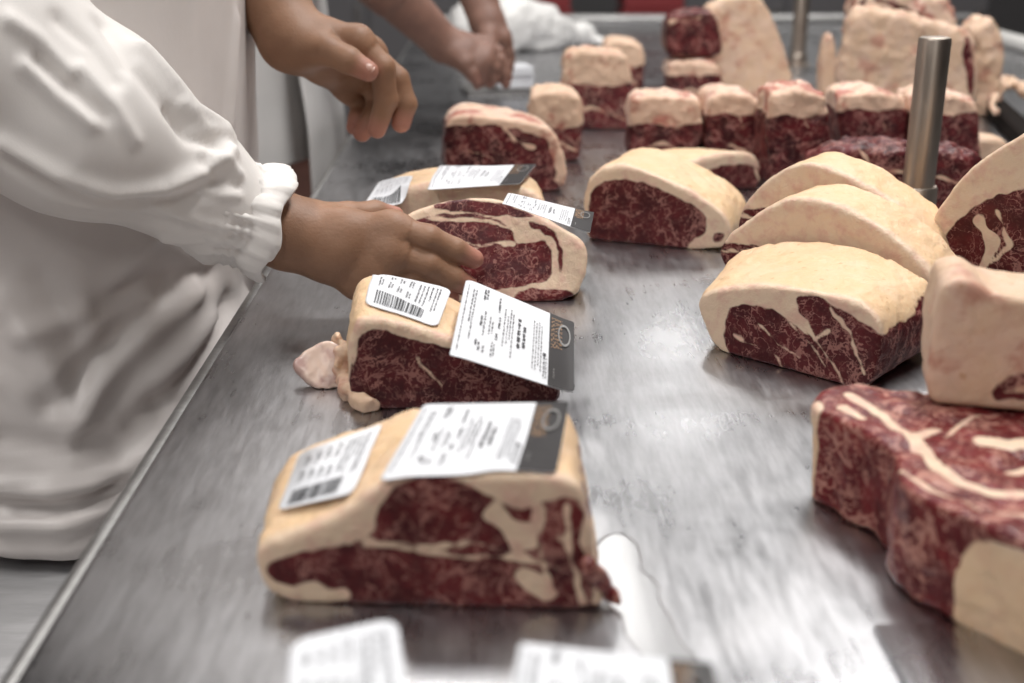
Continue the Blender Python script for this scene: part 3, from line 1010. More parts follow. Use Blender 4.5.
# K: steak lying flat
def flat_steak():
    zt = .064
    top = [(812, 404), (822, 388), (848, 384), (885, 387), (930, 392), (1000, 396), (1080, 400), (1150, 430), (1170, 520), (1120, 560), (1060, 560), (1024, 541), (985, 525), (940, 505), (908, 488), (894, 470), (897, 455), (880, 440), (850, 424), (820, 410)]
    P = chaikin([onz(x, y, zt)[:2] for x, y in top], 2)
    lo = np.array([P[:, 0].min() - .012, P[:, 1].min() - .02, T - .008])
    hi = np.array([P[:, 0].max() + .012, P[:, 1].max() + .012, T + zt + .014])
    h = .002
    g, lo = grid_points(lo, hi, h)
    sx = 0.0
    d2 = poly_sd(g[..., 0], g[..., 1], P) - .0 + .012 * np.clip((T + zt - g[..., 2]) / zt, 0, 1) * .3
    r = .005
    q1 = np.abs(g[..., 2] - T - zt / 2) - zt / 2 + r
    q0 = d2 + r
    d = np.minimum(np.maximum(q0, q1), 0) + np.sqrt(np.maximum(q0, 0) ** 2 + np.maximum(q1, 0) ** 2) - r
    d = d + .002 * vnoise(g * [1, 1, .35], 70, 2) + .0016 * vnoise(g, 40, 5) + .0008 * vnoise(g, 150, 6)
    d = np.maximum(d, T + .0004 - g[..., 2])
    v, f = surface_nets(d.astype(np.float32), lo, h)
    def w(pl):
        return [onz(x, y, zt)[:2] for x, y in pl]
    fat = np.full(len(v), -.02, np.float32)
    x, y = v[:, 0], v[:, 1]
    fat = np.maximum(fat, .0045 - line_d(x, y, w([(850, 383), (890, 386), (930, 392), (1000, 396)])))
    for pl, wd in (([(848, 398), (872, 410), (896, 428), (915, 440)], .0032), ([(842, 408), (862, 418)], .0028), ([(915, 438), (925, 452), (938, 468), (960, 482), (990, 492), (1024, 495)], .0038),
                   ([(918, 436), (935, 430)], .004), ([(985, 442), (1010, 446), (1040, 442)], .006), ([(900, 470), (930, 488), (980, 508), (1030, 520)], .0016), ([(945, 440), (960, 425), (980, 415)], .0015),
                   ([(1012, 470), (1050, 465)], .003)):
        fat = np.maximum(fat, wd - line_d(x, y, w(pl)))
    top_ = np.clip((v[:, 2] - T - zt + .008) / .004, 0, 1)
    fat = np.where(top_ > .5, fat, -.02 + .9 * np.clip(fat + .02, 0, .02))
    # fat edge wraps the near right side; thin fat strip at the far left tip
    pr = onz(990, 522, zt)
    side = np.where(top_ < .9, (x - pr[0]) + (T + zt - v[:, 2]) * .40, -.02)
    fat = np.maximum(fat, np.where(y < onz(1000, 515, zt)[1], np.clip(side, -.02, .02), -.02))
    pl_ = onz(818, 405, zt)
    fat = np.maximum(fat, .007 - np.hypot(x - pl_[0] + .004, y - pl_[1]))
    root = thing('beef_steak', 'thick two-lobed ribeye steak lying flat at the right edge, cut face up', 'meat', (float(P[:, 0].mean()), float(P[:, 1].mean()), T))
    mw = mw_of(root)
    at = {'fat': np.clip(fat, -.02, .02), 'outer': np.clip((T + zt - .004 - v[:, 2]) / .006, 0, 1) * .7}
    fm = main_pieces(f, fat[f].mean(1) > 0, len(v))
    for nm, mask in (('lean_meat', ~fm), ('fat_edge', fm)):
        v2, f2, a2 = subset(v, f, mask, at)
        mesh_from(nm, v2, f2, M['red'], root, mw, a2)
flat_steak()
# J: fat block on the steak
block('fat_slab', 'cream slab of fat resting on the flat steak at the right edge', ((928, 404), (1060, 416)),
    [(925, 396), (928, 345), (938, 300), (944, 284), (960, 278), (976, 281), (990, 294), (1030, 300), (1075, 302), (1090, 400), (1060, 416), (990, 414), (940, 410)],
    [[(985, 396), (1000, 380), (1030, 374), (1060, 376), (1070, 400), (1010, 404)]], [([(1000, 392), (1050, 388)], .0015)],
    depth=.085, z0=.0655, res=.0022, r=.004, mat='pale', outer_all=True, back=(.95, .9, 0, 0), bumpy=.002)
# L: ragged lean chunk behind the post
block('beef_chunk', 'ragged dark red lean chunk lying behind the steel post', ((818, 222), (985, 226)),
    [(812, 215), (808, 165), (835, 150), (880, 146), (930, 150), (975, 156), (988, 170), (988, 226), (900, 228), (820, 224)], [], [([(820, 180), (900, 172), (970, 185)], .0015), ([(860, 150), (890, 190)], .002)],
    depth=.075, res=.0025, r=.010, bumpy=.006, mat='rough', all_lean=True)

# ================================================================== BACK ROW: upright blocks, pale fat on top, dark fronts
def upright(label, x0, x1, ytop, ybase, fatpx, depth, mat='rough', skew=0, z0=0.0, group=None, res=.0035, ydrop=0, back=(.97, 1, 0, 0)):
    w = x1 - x0
    return block('beef_block', label, ((x0 + 3, ybase), (x1 - 3, ybase + ydrop)),
        [(x0, ybase - 4), (x0 - skew, ytop + 6), (x0 + .18 * w - skew, ytop), (x0 + .5 * w, ytop - 1), (x1 - .15 * w + skew, ytop + 1), (x1 + skew, ytop + 8), (x1, ybase - 4 + ydrop), (x1 - 4, ybase + ydrop), (x0 + 5, ybase)],
        [[(x0 - 12, ytop + fatpx + 5), (x0 + .3 * w, ytop + fatpx), (x0 + .6 * w, ytop + fatpx * 1.25), (x1 + 12, ytop + fatpx * .9), (x1 + 20, ybase + 30), (x0 - 20, ybase + 30)]],
        [([(x0 + .1 * w, ybase - 14), (x0 + .45 * w, ybase - 22), (x1 - 6, ybase - 10)], .0022), ([(x0 + .55 * w, ytop + fatpx), (x0 + .7 * w, (ytop + ybase) / 2)], .0014)],
        depth=depth, z0=z0, res=res, r=.006, bumpy=.006, mat=mat, group=group, back=back)
RG = 'row of upright rib blocks across the back'
upright('pale-topped rib block at the left end of the row behind the round-eyed block', 630, 704, 96, 166, 26, .09, group=RG)
upright('narrow cream-topped rib block between two dark gaps, second from the row\'s left end', 708, 760, 94, 168, 18, .11, group=RG)
upright('tall rib block with pink-blotched top, third along the back row', 768, 832, 92, 190, 22, .11, group=RG)
upright('dark rib block under the large fat slab, fourth along the back row', 838, 908, 92, 172, 16, .10, group=RG)
upright('rib block with a pale rolled top at the row\'s right end, behind the steel post', 914, 982, 96, 176, 16, .10, group=RG)
# left row going away
LG = 'rib blocks standing down the left of the table'
block('beef_block', 'dark red rib block with thin fat top, nearest of the line beyond the labels', ((447, 194), (560, 192)),
    [(445, 190), (444, 140), (448, 122), (462, 113), (500, 117), (535, 124), (553, 130), (562, 150), (570, 180), (560, 193), (500, 195)],
    [[(436, 130), (460, 124), (500, 126), (535, 134), (548, 140), (556, 170), (575, 215), (430, 215)]],
    [([(450, 178), (480, 168), (505, 172)], .0012), ([(505, 128), (515, 140), (535, 148)], .003), ([(552, 138), (557, 170), (560, 190)], .004), ([(455, 148), (495, 158)], .0008)],
    depth=.10, res=.003, r=.005, bumpy=.003, mat='rough', group=LG, back=(1, 1, 0, 0))
upright('narrow upright rib block with pale pink fat top, second of the line beyond the labels', 528, 582, 92, 162, 32, .10, group=LG, mat='pale')
upright('rib block with yellow fat front and a white patch on top, third of the line', 562, 632, 52, 130, 30, .10, group=LG, mat='pale')
upright('block with beige fat top, farthest of the line beyond the labels', 604, 644, 42, 96, 22, .12, group=LG, mat='pale')
# stacked pieces, centre back
upright('lower of two small red blocks stacked beside the leaning fat slab', 668, 722, 62, 112, 12, .10, mat='rough', z0=0)
zl = float(aty(695, 62, onz(695, 112)[1])[2] - T) + .001
block('beef_block', 'upper of two small red blocks stacked beside the leaning fat slab', ((668, 60), (720, 60)),
    [(667, 55), (666, 20), (674, 13), (700, 9), (716, 12), (724, 50), (718, 58), (674, 58)], [], [([(670, 22), (700, 18)], .003)],
    depth=.085, z0=zl, res=.004, r=.010, bumpy=.004, mat='rough', all_lean=True)
block('fat_slab', 'broad cream fat slab leaning against stacked red blocks near the far end', ((722, 104), (800, 100)),
    [(722, 98), (716, 70), (704, 32), (706, 8), (730, -6), (760, -8), (772, 10), (786, 44), (794, 74), (796, 100), (760, 106)], [], [],
    depth=.05, res=.004, r=.012, bumpy=.004, mat='pale', tilt=.12, outer_all=True)
# right back slab
block('fat_slab', 'largest beige fat slab standing behind the steel post, upright on its edge', ((838, 128), (972, 130)),
    [(836, 122), (838, 80), (846, 40), (852, 12), (864, 6), (900, 12), (940, 22), (972, 30), (980, 60), (978, 100), (972, 130), (900, 134)],
    [[(962, 40), (968, 32), (976, 60), (974, 100), (966, 90)]], [([(950, 30), (956, 60), (952, 90)], .002)],
    depth=.07, res=.004, r=.012, bumpy=.006, mat='pale', outer_all=True, back=(.97, 1.0, 0, 0))
block('fat_trim', 'curled yellowish fat piece standing right of the largest fat slab', ((980, 118), (1008, 118)),
    [(978, 112), (978, 60), (974, 34), (984, 22), (996, 18), (1004, 42), (1008, 62), (1002, 88), (1006, 116), (990, 120)], [], [],
    depth=.09, res=.004, r=.012, bumpy=.007, mat='pale', outer_all=True)
block('beef_chunk', 'red meat chunk showing over the top of the largest fat slab', ((848, 96), (960, 98)),
    [(848, 92), (850, 8), (858, -8), (900, -14), (940, -6), (956, 8), (962, 60), (958, 96)],
    [[(855, 0), (880, -4), (905, 6), (930, 20), (925, 60), (850, 60)]], [([(870, 2), (890, 10)], .006)],
    depth=.10, res=.004, r=.014, bumpy=.008, mat='rough', outer_all=True)
block('fat_trim', 'small pinkish fat lump left of the largest fat slab', ((822, 112), (838, 112)),
    [(822, 110), (821, 60), (826, 36), (834, 32), (838, 60), (838, 112)], [], [], depth=.04, res=.004, r=.008, mat='pale', outer_all=True)

# ================================================================== POSTS, BAR, PIPE
def post(label, base, dia, hgt, collar):
    p = onz(*base)
    rt = thing('steel_post', label, 'post', (float(p[0]), float(p[1]), T))
    mw = mw_of(rt)
    q = p + np.array([0, 0, hgt])
    R = dia / 2
    MB().tube(p, q, [(0, R), (hgt - .003, R), (hgt - .0008, R - .0010), (hgt, R - .003)], 40).build('rod', M['rod'], rt, True, mw)
    MB().tube(p, q, [(0, R + .012), (.006, R + .012), (.008, R + .004), (collar - .002, R + .004), (collar, R + .0025), (collar, R)], 40).build('collar', M['rod'], rt, True, mw)
post('thick polished steel post rising among the meat at right', (911, 246), .0335, .225, .068)
post('distant dark steel post between the two large fat slabs', (797, 66), .036, .22, .03)

def square_bar():
    p, q = onz(962, 66, .03), onz(1052, 152, .03)
    rt = thing('steel_bar', 'dark steel bar lying along the table at the right edge, fat scrap on it', 'bar', (float((p[0] + q[0]) / 2), float((p[1] + q[1]) / 2), T))
    ax = unit(q - p)
    sd = np.cross(ax, [0, 0, 1])
    bm = MB()
    prof = [(-.015, -.03), (.015, -.03), (.017, -.027), (.017, -.004), (.013, 0), (-.013, 0), (-.017, -.004), (-.017, -.027)]
    bm.loft([[c_ + sd * a + np.array([0, 0, b]) for a, b in prof] for c_ in (p, p + ax * .004, q - ax * .004, q)])
    bm.build('square_tube', M['bar'], rt, False, mw_of(rt))
    pf = []
    for e in (p, q):
        pf.append(e)
    bm = MB()
    bm.loft([[c_ + sd * a * .8 + np.array([0, 0, b * .8 - .003]) for a, b in prof] for c_ in (q, q + ax * .004)])
    bm.build('end_plug', M['dark'], rt, False, mw_of(rt))
square_bar()
pts = [onz(*p) for p in ((992, 98, .038), (1000, 84, .046), (1012, 82, .05), (1026, 90, .046), (1034, 102, .04))]
v, f = capsule_mesh([(pts[i], pts[i + 1], .007, .010) for i in range(4)] + [(pts[0], onz(994, 112, .036), .006, .003)], .003, .012, lambda g, d: np.maximum(d + .007 * vnoise(g, 60, 3), T + .0312 - g[..., 2]))
o = thing('fat_trim', 'scrap of fat draped over the dark steel bar', 'meat', tuple(pts[2] * [1, 1, 0] + [0, 0, T + .031]))
mesh_from('fat_strip', v, f, M['pale'], o, mw_of(o), {'fat': np.full(len(v), .006), 'outer': np.ones(len(v))})
p, q = onz(985, 34, .02), onz(1090, 62, .02)
rt = thing('plastic_pipe', 'white plastic pipe lying across the far right of the table', 'pipe', (float(p[0] + q[0]) / 2, float(p[1] + q[1]) / 2, T))
L = float(np.linalg.norm(q - p))
MB().tube(p, q, [(0, .015), (0, .02), (.004, .021), (L - .004, .021), (L, .02), (L, .015)], 24).build('tube', M['white_pipe'], rt, True, mw_of(rt))

# white plastic bundle at the far left end of the table
pts = [onz(*p) for p in ((478, 26, .06), (510, 24, .07), (545, 30, .05), (580, 36, .025), (604, 42, .012))]
v, f = capsule_mesh([(pts[0], pts[1], .07, .072), (pts[1], pts[2], .072, .05), (pts[2], pts[3], .05, .025), (pts[3], pts[4], .025, .008), (pts[0], onz(505, 4, .1), .07, .05)], .006, .05,
                    lambda g, d: np.maximum(d + .010 * vnoise(g * [1, .5, 1.6], 22, 1) + .004 * vnoise(g, 55, 2), T + .0005 - g[..., 2]))
o = mesh_from('plastic_sheet', v, f, M['bag'])
o['label'] = 'bunched white plastic sheet heaped on the far left of the table'
o['category'] = 'sheet'

# things the far worker is handling
p = onz(512, 92)
rt = thing('label_pad', 'stack of white label sheets under the far worker\'s hands', 'paper', (float(p[0]), float(p[1]), T), .2)
b = MB()
for k in range(5):
    b.box((-.035 + .003 * (k % 2), -.04 + .002 * (k % 3), .012 + .0085 * k), (.035 + .002 * (k % 3), .04 - .003 * (k % 2), .012 + .0085 * k + .008), .001, 1)
b.build('sheets', M['paper'], rt)
b = MB()
b.box((-.10, -.05, .0), (.045, .055, .003), .001).box((-.10, -.05, .003), (-.097, .055, .011)).box((.042, -.05, .003), (.045, .055, .011)).box((-.097, -.05, .003), (.042, -.047, .011)).box((-.097, .052, .003), (.042, .055, .011))
b.build('tray', M['steel_edge'], rt)

# ================================================================== FAR BACKGROUND
def cabinet(label, x0, x1, y, hgt, mat, doors):
    rt = thing('equipment_cabinet', label, 'cabinet', ((x0 + x1) / 2, y, 0))
    mw = mw_of(rt)
    MB().box((x0, y, .08), (x1, y + .6, hgt), .01).build('body', mat, rt, False, mw)
    w = (x1 - x0) / doors
    for k in range(doors):
        d = MB().box((x0 + k * w + .01, y - .02, .12), (x0 + (k + 1) * w - .01, y, hgt - .04), .004).build('door', mat, rt, False, mw)
        MB().box((x0 + (k + 1) * w - .06, y - .045, hgt * .45), (x0 + (k + 1) * w - .04, y - .02, hgt * .6), .004).build('handle', M['steel_edge'], d, False, mw)
    for x in (x0 + .05, x1 - .05):
        MB().box((x - .03, y + .05, 0), (x + .03, y + .55, .08)).build('foot', M['dark'], rt, False, mw)
cabinet('grey cabinet beyond the table\'s far end, left of the red crates', -1.3, .05, 6.3, 1.3, M['grey_paint'], 2)
cabinet('grey cabinet beyond the far end of the table, behind the stacked blocks', 1.0, 2.6, 6.4, 1.25, M['grey_paint'], 3)
for k, (x, lab) in enumerate(((.22, 'dark red crate stack standing beyond the table, left of the pair'), (.72, 'dark red crate stack standing beyond the table, right of the pair'))):
    rt = thing('crate_stack', lab, 'crate', (x, 5.6, 0))
    mw = mw_of(rt)
    for j in range(4):
        z = j * .27
        MB().box((x - .13, 5.42, z), (x + .13, 5.78, z + .012)).box((x - .13, 5.42, z + .012), (x + .13, 5.44, z + .25)).box((x - .13, 5.76, z + .012), (x + .13, 5.78, z + .25)).box((x - .13, 5.44, z + .012), (x - .11, 5.76, z + .25)).box((x + .11, 5.44, z + .012), (x + .13, 5.76, z + .25)).box((x - .14, 5.41, z + .235), (x + .14, 5.42, z + .265)).build('crate', M['red_paint'], rt, False, mw)

# ================================================================== FOREGROUND WORKER
def nails(root_body, mw, tips):
    for tip, prev, nrm in tips:
        tip, prev = np.asarray(tip), np.asarray(prev)
        ax = unit(tip - prev)
        nn = np.asarray(nrm, float)
        nn = unit(nn - ax * (nn @ ax))
        sd = np.cross(ax, nn)
        V, F = [], []
        for i, a in enumerate(np.linspace(-1, 1, 7)):
            for j, b in enumerate(np.linspace(-1, 1, 7)):
                k = math.sqrt(max(0, 1 - .6 * b * b))
                V.append(tip + ax * (a * .0066 * k - .0005) + sd * b * .0056 + nn * (.0112 - .0026 * b * b - .0012 * (a > .6)))
        for i in range(6):
            for j in range(6):
                F.append((i * 7 + j, i * 7 + j + 1, (i + 1) * 7 + j + 1, (i + 1) * 7 + j))
        mesh_from('fingernail', np.array(V), F, M['nail'], root_body, mw)

def body_core(cx, cy, facing=1):
    """torso, neck, head and legs, all but hidden by the clothes"""
    z = 0
    c = lambda x, y, zz: np.array([cx + x, cy + y, zz])
    caps = [(c(0, -.08, 1.0), c(0, -.10, 1.33), .11, .10), (c(0, .08, 1.0), c(0, .10, 1.33), .11, .10), (c(0, 0, 1.35), c(.02, 0, 1.50), .07, .055),
            (c(.03, 0, 1.56), c(.02, 0, 1.63), .075, .088), (c(.075, 0, 1.53), c(.085, 0, 1.55), .045, .04), (c(.115, 0, 1.57), c(.118, 0, 1.56), .014, .016),
            (c(0, -.09, .98), c(0, -.10, .5), .09, .06), (c(0, .09, .98), c(0, .10, .5), .09, .06), (c(0, -.10, .5), c(-.02, -.10, .1), .06, .04), (c(0, .10, .5), c(-.02, .10, .1), .06, .04),
            (c(0, -.19, 1.36), c(0, .19, 1.36), .06, .06)]
    return caps

def join(meshes):
    V, F, A = [], [], []
    k = 0
    for v, f, a in meshes:
        V.append(v)
        F.append(np.asarray(f) + k)
        A.append(a)
        k += len(v)
    return np.concatenate(V), np.concatenate(F), np.concatenate(A)

WX, WY = -.465, 1.24
pw = thing('person', 'person in white smock and plastic apron leaning on the table edge, hands over the meat', 'person', (WX, WY, 0))
mwp = mw_of(pw)
# right arm: hand flat on the steak's cut face, thumb behind
Yh = 1.035
wr = aty(286, 232, 1.045)
el = aty(60, 120, .985)
mc = [aty(392, 229, Yh + .004), aty(390, 252, Yh - .003), aty(377, 271, Yh - .004), aty(358, 282, Yh + .002)]
fg = [[aty(428, 238, Yh), aty(455, 250, Yh + .006), aty(474, 259, Yh + .012)],
      [aty(428, 264, Yh - .004), aty(452, 277, Yh + .002), aty(468, 286, Yh + .008)],
      [aty(414, 282, Yh - .003), aty(436, 292, Yh + .004), aty(450, 298, Yh + .008)],
      [aty(391, 293, Yh + .002), aty(408, 299, Yh + .006), aty(420, 303, Yh + .01)]]
th = [aty(318, 222, Yh + .028), aty(348, 217, Yh + .046), aty(375, 214, Yh + .062), aty(394, 216, Yh + .072)]
hr = hand_caps(wr, el, mc, fg, th, .033, .031, .0102, 1.12)
vR, fR, tR = hand_mesh(hr)
# left arm: hand hanging relaxed over the table
Yl = 1.30
wrl = aty(292, 38, Yl)
ell = aty(215, -110, 1.38)
mcl = [aty(357, 42, Yl - .012), aty(368, 54, Yl + .012), aty(362, 72, Yl + .034), aty(348, 86, Yl + .05)]
fgl = [[aty(382, 68, Yl - .016), aty(386, 100, Yl - .012), aty(377, 129, Yl - .008)],
       [aty(396, 80, Yl + .010), aty(405, 104, Yl + .006), aty(401, 123, Yl + .002)],
       [aty(380, 98, Yl + .036), aty(372, 120, Yl + .026), aty(362, 133, Yl + .02)],
       [aty(362, 106, Yl + .05), aty(358, 118, Yl + .04), aty(354, 127, Yl + .034)]]
thl = [aty(305, 48, Yl - .022), aty(326, 50, Yl - .034), aty(348, 60, Yl - .042), aty(368, 71, Yl - .044)]
hl = hand_caps(wrl, ell, mcl, fgl, thl, .036, .044, .0105, 1.25)
vL, fL, tL = hand_mesh(hl)
shR, shL = np.array([-.46, 1.05, 1.37]), np.array([-.46, 1.43, 1.37])
vB, fB = capsule_mesh(body_core(WX, WY) + [(shR, el, .055, .033), (shL, ell, .055, .045)], .011, .03)
V, F, A = join([(vR, fR, tR), (vL, fL, tL), (vB, fB, np.zeros(len(vB), np.float32))])
body = mesh_from('body', V, F, M['skin'], pw, mwp, {'tip': A})
nails(body, mwp, [(thl[3], thl[2], (-.1, -.75, .65))])

# sleeves and smock
def cuff(center, axis, r, length, name, parent, seed, mat):
    axis = unit(np.asarray(axis, float))
    a = unit(np.cross(axis, [0, 0, 1]))
    b = np.cross(axis, a)
    n = 96
    prof = [(-.030, r * .96, .01), (-.012, r * 1.08, .02), (-.004, r * 1.02, .06), (0, r * .94, .10), (.004, r * .96, .09), (.008, r * .90, .11), (.012, r * .95, .09), (.016, r * .90, .10), (.021, r * 1.00, .05), (.028, r * 1.06, .04), (.036, r * 1.08, .045), (length, r * 1.06, .05), (length + .001, r * 1.02, .05), (length - .008, r * .97, .04), (.018, r * .84, .05)]
    V, F = [], []
    for t, rr, ruf in prof:
        for k in range(n):
            ph = k * 2 * math.pi / n
            m = 1 + ruf * (.55 * math.sin(17 * ph + 2 * math.sin(3 * ph)) + .35 * math.sin(29 * ph + t * 90) + .3 * math.sin(3 * ph + seed))
            V.append(center + axis * (t + .004 * math.sin(5 * ph + seed)) + (a * math.cos(ph) + b * math.sin(ph)) * rr * m)
    for i in range(len(prof) - 1):
        for k in range(n):
            F.append((i * n + k, i * n + (k + 1) % n, (i + 1) * n + (k + 1) % n, (i + 1) * n + k))
    return mesh_from(name, np.array(V), F, mat, parent, Matrix(mwp))

s0 = np.array([-.50, 1.08, 1.40])
s1 = aty(-40, 42, .985)
s2 = aty(88, 124, 1.00)
s3 = aty(180, 180, 1.025)
s4 = aty(224, 206, 1.032)
def cloth_post(g, d):
    return d + .0045 * vnoise(g * [.7, 1, 1.3], 9, 1) + .0010 * vnoise(g * [.8, 1, 1.4], 30, 2)
v, f = capsule_mesh([(s0, s1, .10, .092), (s1, s2, .092, .077), (s2, s3, .077, .050), (s3, s4, .050, .043)], .0035, .03, cloth_post)
v = ridges(v, f, [([(4, 143), (53, 172), (111, 191), (164, 188), (205, 172), (230, 152), (246, 138)], .009, .008), ([(4, 158), (53, 186), (111, 204), (170, 202), (215, 184)], -.006, .009),
                  ([(118, 10), (140, 48), (170, 80), (192, 108), (222, 128)], .008, .008), ([(105, 25), (130, 65), (160, 98), (185, 128)], -.006, .009),
                  ([(25, 66), (60, 98), (92, 124)], .005, .006), ([(40, 60), (75, 92), (105, 115)], -.004, .006),
                  ([(82, 68), (112, 102), (135, 140)], .004, .006), ([(172, 112), (188, 138), (215, 148)], -.005, .006), ([(182, 105), (205, 128), (232, 138)], .004, .005),
                  ([(150, 205), (200, 222), (222, 226)], .004, .005), ([(120, 230), (165, 238), (212, 238)], .005, .006), ([(60, 210), (120, 226), (180, 228)], -.004, .006),
                  ([(202, 150), (225, 162), (240, 174)], .004, .0045), ([(205, 190), (225, 195), (238, 196)], .003, .004), ([(200, 165), (220, 178), (238, 186)], -.003, .004),
                  ([(60, 20), (90, 45), (115, 80)], -.005, .008), ([(10, 20), (40, 40), (70, 72)], .005, .007)])
smock = mesh_from('smock_sleeve', v, f, M['smock'], pw, mwp)
cuff(aty(231, 211, 1.035), aty(281, 227, 1.042) - aty(231, 211, 1.035), .0485, .042, 'cuff', smock, 1.0, M['smock'])
v, f = capsule_mesh([(np.array([-.50, 1.42, 1.40]), np.array([-.52, 1.47, T + .34]), .10, .09), (np.array([-.52, 1.47, T + .34]), aty(205, -60, 1.39), .09, .062)], .009, .03, cloth_post)
smock2 = mesh_from('smock_sleeve', v, f, M['smock'], pw, mwp)
# torso of the smock and the plastic apron over it
K = lambda *pts: (lambda z: float(np.interp(z, [p[0] for p in pts], [p[1] for p in pts])))
zs = np.linspace(.70, 1.46, 60)
v, f = garment(zs, K((.6, WX), (1.5, WX)), K((.6, WY), (1.5, WY)), K((.6, .20), (.85, .185), (1.2, .175), (1.35, .15), (1.46, .07)), K((.6, .23), (.85, .215), (1.2, .22), (1.38, .19), (1.46, .08)), .05, 3)
o = mesh_from('smock_body', v, f, M['smock'], pw, mwp)
o.modifiers.new('thick', 'SOLIDIFY').thickness = .003
zs = np.linspace(.642, 1.30, 90)
v, f = garment(zs, K((.6, WX), (1.5, WX)), K((.6, WY), (1.5, WY)), K((.62, .222), (.72, .210), (.85, .200), (.95, .208), (1.3, .225)), K((.62, .285), (.72, .265), (.85, .242), (1.0, .235), (1.3, .225)), .05, 3, -math.pi * .93, math.pi * .62, 200, .012)
v = ridges(v, f, [([(0, 486), (45, 491), (90, 484), (125, 467), (160, 440), (200, 395)], 0.0145, 0.0085), ([(0, 523), (60, 525), (105, 508), (140, 480)], 0.0130, 0.0076),
                  ([(0, 505), (60, 508), (120, 488)], -0.0101, 0.0085), ([(50, 405), (95, 350), (130, 318), (175, 285)], -0.0145, 0.0136), ([(60, 380), (100, 332), (150, 300)], 0.0101, 0.0102),
                  ([(0, 300), (40, 350), (60, 400)], 0.0087, 0.0127), ([(150, 470), (190, 410), (225, 350), (245, 300)], 0.0116, 0.0102), ([(100, 300), (160, 275), (215, 270)], -0.0116, 0.0119),
                  ([(120, 420), (170, 370), (215, 320)], 0.0087, 0.0102), ([(0, 440), (60, 450), (110, 430), (150, 400)], -0.0087, 0.0119), ([(150, 240), (110, 290), (70, 320), (20, 335)], .008, .009), ([(200, 290), (150, 330), (100, 385), (70, 440)], .008, .009), ([(230, 300), (205, 350), (160, 405)], -.009, .010), ([(0, 380), (50, 420), (110, 425)], .006, .010), ([(40, 280), (70, 320), (80, 370)], -.006, .012), ([(235, 20), (232, 80), (228, 130)], 0.0058, 0.0102)])
o = mesh_from('plastic_apron', v, f, M['apron'], pw, mwp)
o.modifiers.new('thick', 'SOLIDIFY').thickness = .0012
for sgn in (-1, 1):
    zs = np.linspace(.16, .92, 40)
    v, f = garment(zs, K((.1, WX + .0), (1, WX)), K((.1, WY + sgn * .115), (1, WY + sgn * .10)), K((.1, .085), (.5, .095), (.92, .13)), K((.1, .085), (.5, .092), (.92, .11)), .07, 5 + sgn)
    o = mesh_from('trouser_leg', v, f, M['trousers'], pw, mwp)
    x, y = WX, WY + sgn * .115
    v, f = capsule_mesh([((x - .02, y, .06), (x - .01, y, .34), .05, .062), ((x - .03, y, .05), (x + .14, y + sgn * .01, .042), .05, .042)], .007, .03, lambda g, d: np.maximum(d, .001 - g[..., 2]))
    mesh_from('boot', v, f, M['boot'], pw, mwp)

# ================================================================== FAR WORKER
FX, FY = -.52, 2.14
pw2 = thing('person', 'person in grey-white apron farther down the table with bare forearms bent over papers', 'person', (FX, FY, 0))
mwp = mw_of(pw2)
Yf = 2.08
wr2 = aty(444, 44, Yf)
el2 = aty(392, -8, 2.05)
mc2 = [aty(482, 44, Yf + .02), aty(486, 52, Yf), aty(484, 60, Yf - .012), aty(478, 66, Yf - .02)]
fg2 = [[aty(498, 52, Yf + .02), aty(505, 66, Yf + .02), aty(508, 78, Yf + .02)], [aty(499, 60, Yf), aty(505, 74, Yf), aty(506, 84, Yf)],
       [aty(494, 68, Yf - .012), aty(494, 78, Yf - .01), aty(490, 84, Yf - .008)], [aty(484, 74, Yf - .02), aty(482, 82, Yf - .018), aty(477, 86, Yf - .016)]]
th2 = [aty(456, 56, Yf - .02), aty(464, 64, Yf - .03), aty(472, 74, Yf - .032), aty(476, 81, Yf - .032)]
vR, fR, tR = hand_mesh(hand_caps(wr2, el2, mc2, fg2, th2, .031, .042, .0095, 1.08), .0026)
Yg = 2.22
wr3 = aty(487, 22, Yg)
el3 = aty(462, -50, 2.28)
mc3 = [aty(503, 38, Yg - .02), aty(503, 44, Yg), aty(500, 50, Yg + .02), aty(496, 54, Yg + .035)]
fg3 = [[aty(508, 52, Yg - .02), aty(509, 64, Yg - .02), aty(507, 74, Yg - .02)], [aty(509, 58, Yg), aty(508, 70, Yg), aty(505, 78, Yg)],
       [aty(505, 62, Yg + .02), aty(503, 72, Yg + .02), aty(500, 80, Yg + .02)], [aty(499, 64, Yg + .035), aty(497, 72, Yg + .035), aty(494, 79, Yg + .035)]]
th3 = [aty(488, 36, Yg - .03), aty(490, 46, Yg - .045), aty(493, 56, Yg - .052), aty(495, 64, Yg - .055)]
vL, fL, tL = hand_mesh(hand_caps(wr3, el3, mc3, fg3, th3, .031, .042, .0095, 1.05), .0026)
vB, fB = capsule_mesh(body_core(FX, FY) + [(np.array([FX, FY - .19, 1.37]), el2, .055, .045), (np.array([FX, FY + .19, 1.37]), el3, .055, .045)], .012, .03)
V, F, A = join([(vR, fR, tR), (vL, fL, tL), (vB, fB, np.zeros(len(vB), np.float32))])
mesh_from('body', V, F, M['skin_far'], pw2, mwp, {'tip': A * .3})
for sgn, e in ((-1, el2), (1, el3)):
    s_ = np.array([FX, FY + sgn * .18, 1.39])
    v, f = capsule_mesh([(s_, s_ * .3 + e * .7, .085, .075)], .010, .03, cloth_post)
    mesh_from('smock_sleeve', v, f, M['smock_far'], pw2, mwp)
zs = np.linspace(.80, 1.46, 40)
v, f = garment(zs, K((.6, FX), (1.5, FX)), K((.6, FY), (1.5, FY)), K((.6, .22), (.85, .21), (1.2, .19), (1.35, .16), (1.46, .07)), K((.6, .23), (.85, .225), (1.2, .22), (1.38, .19), (1.46, .08)), .05, 9)
o = mesh_from('smock_body', v, f, M['smock_far'], pw2, mwp)
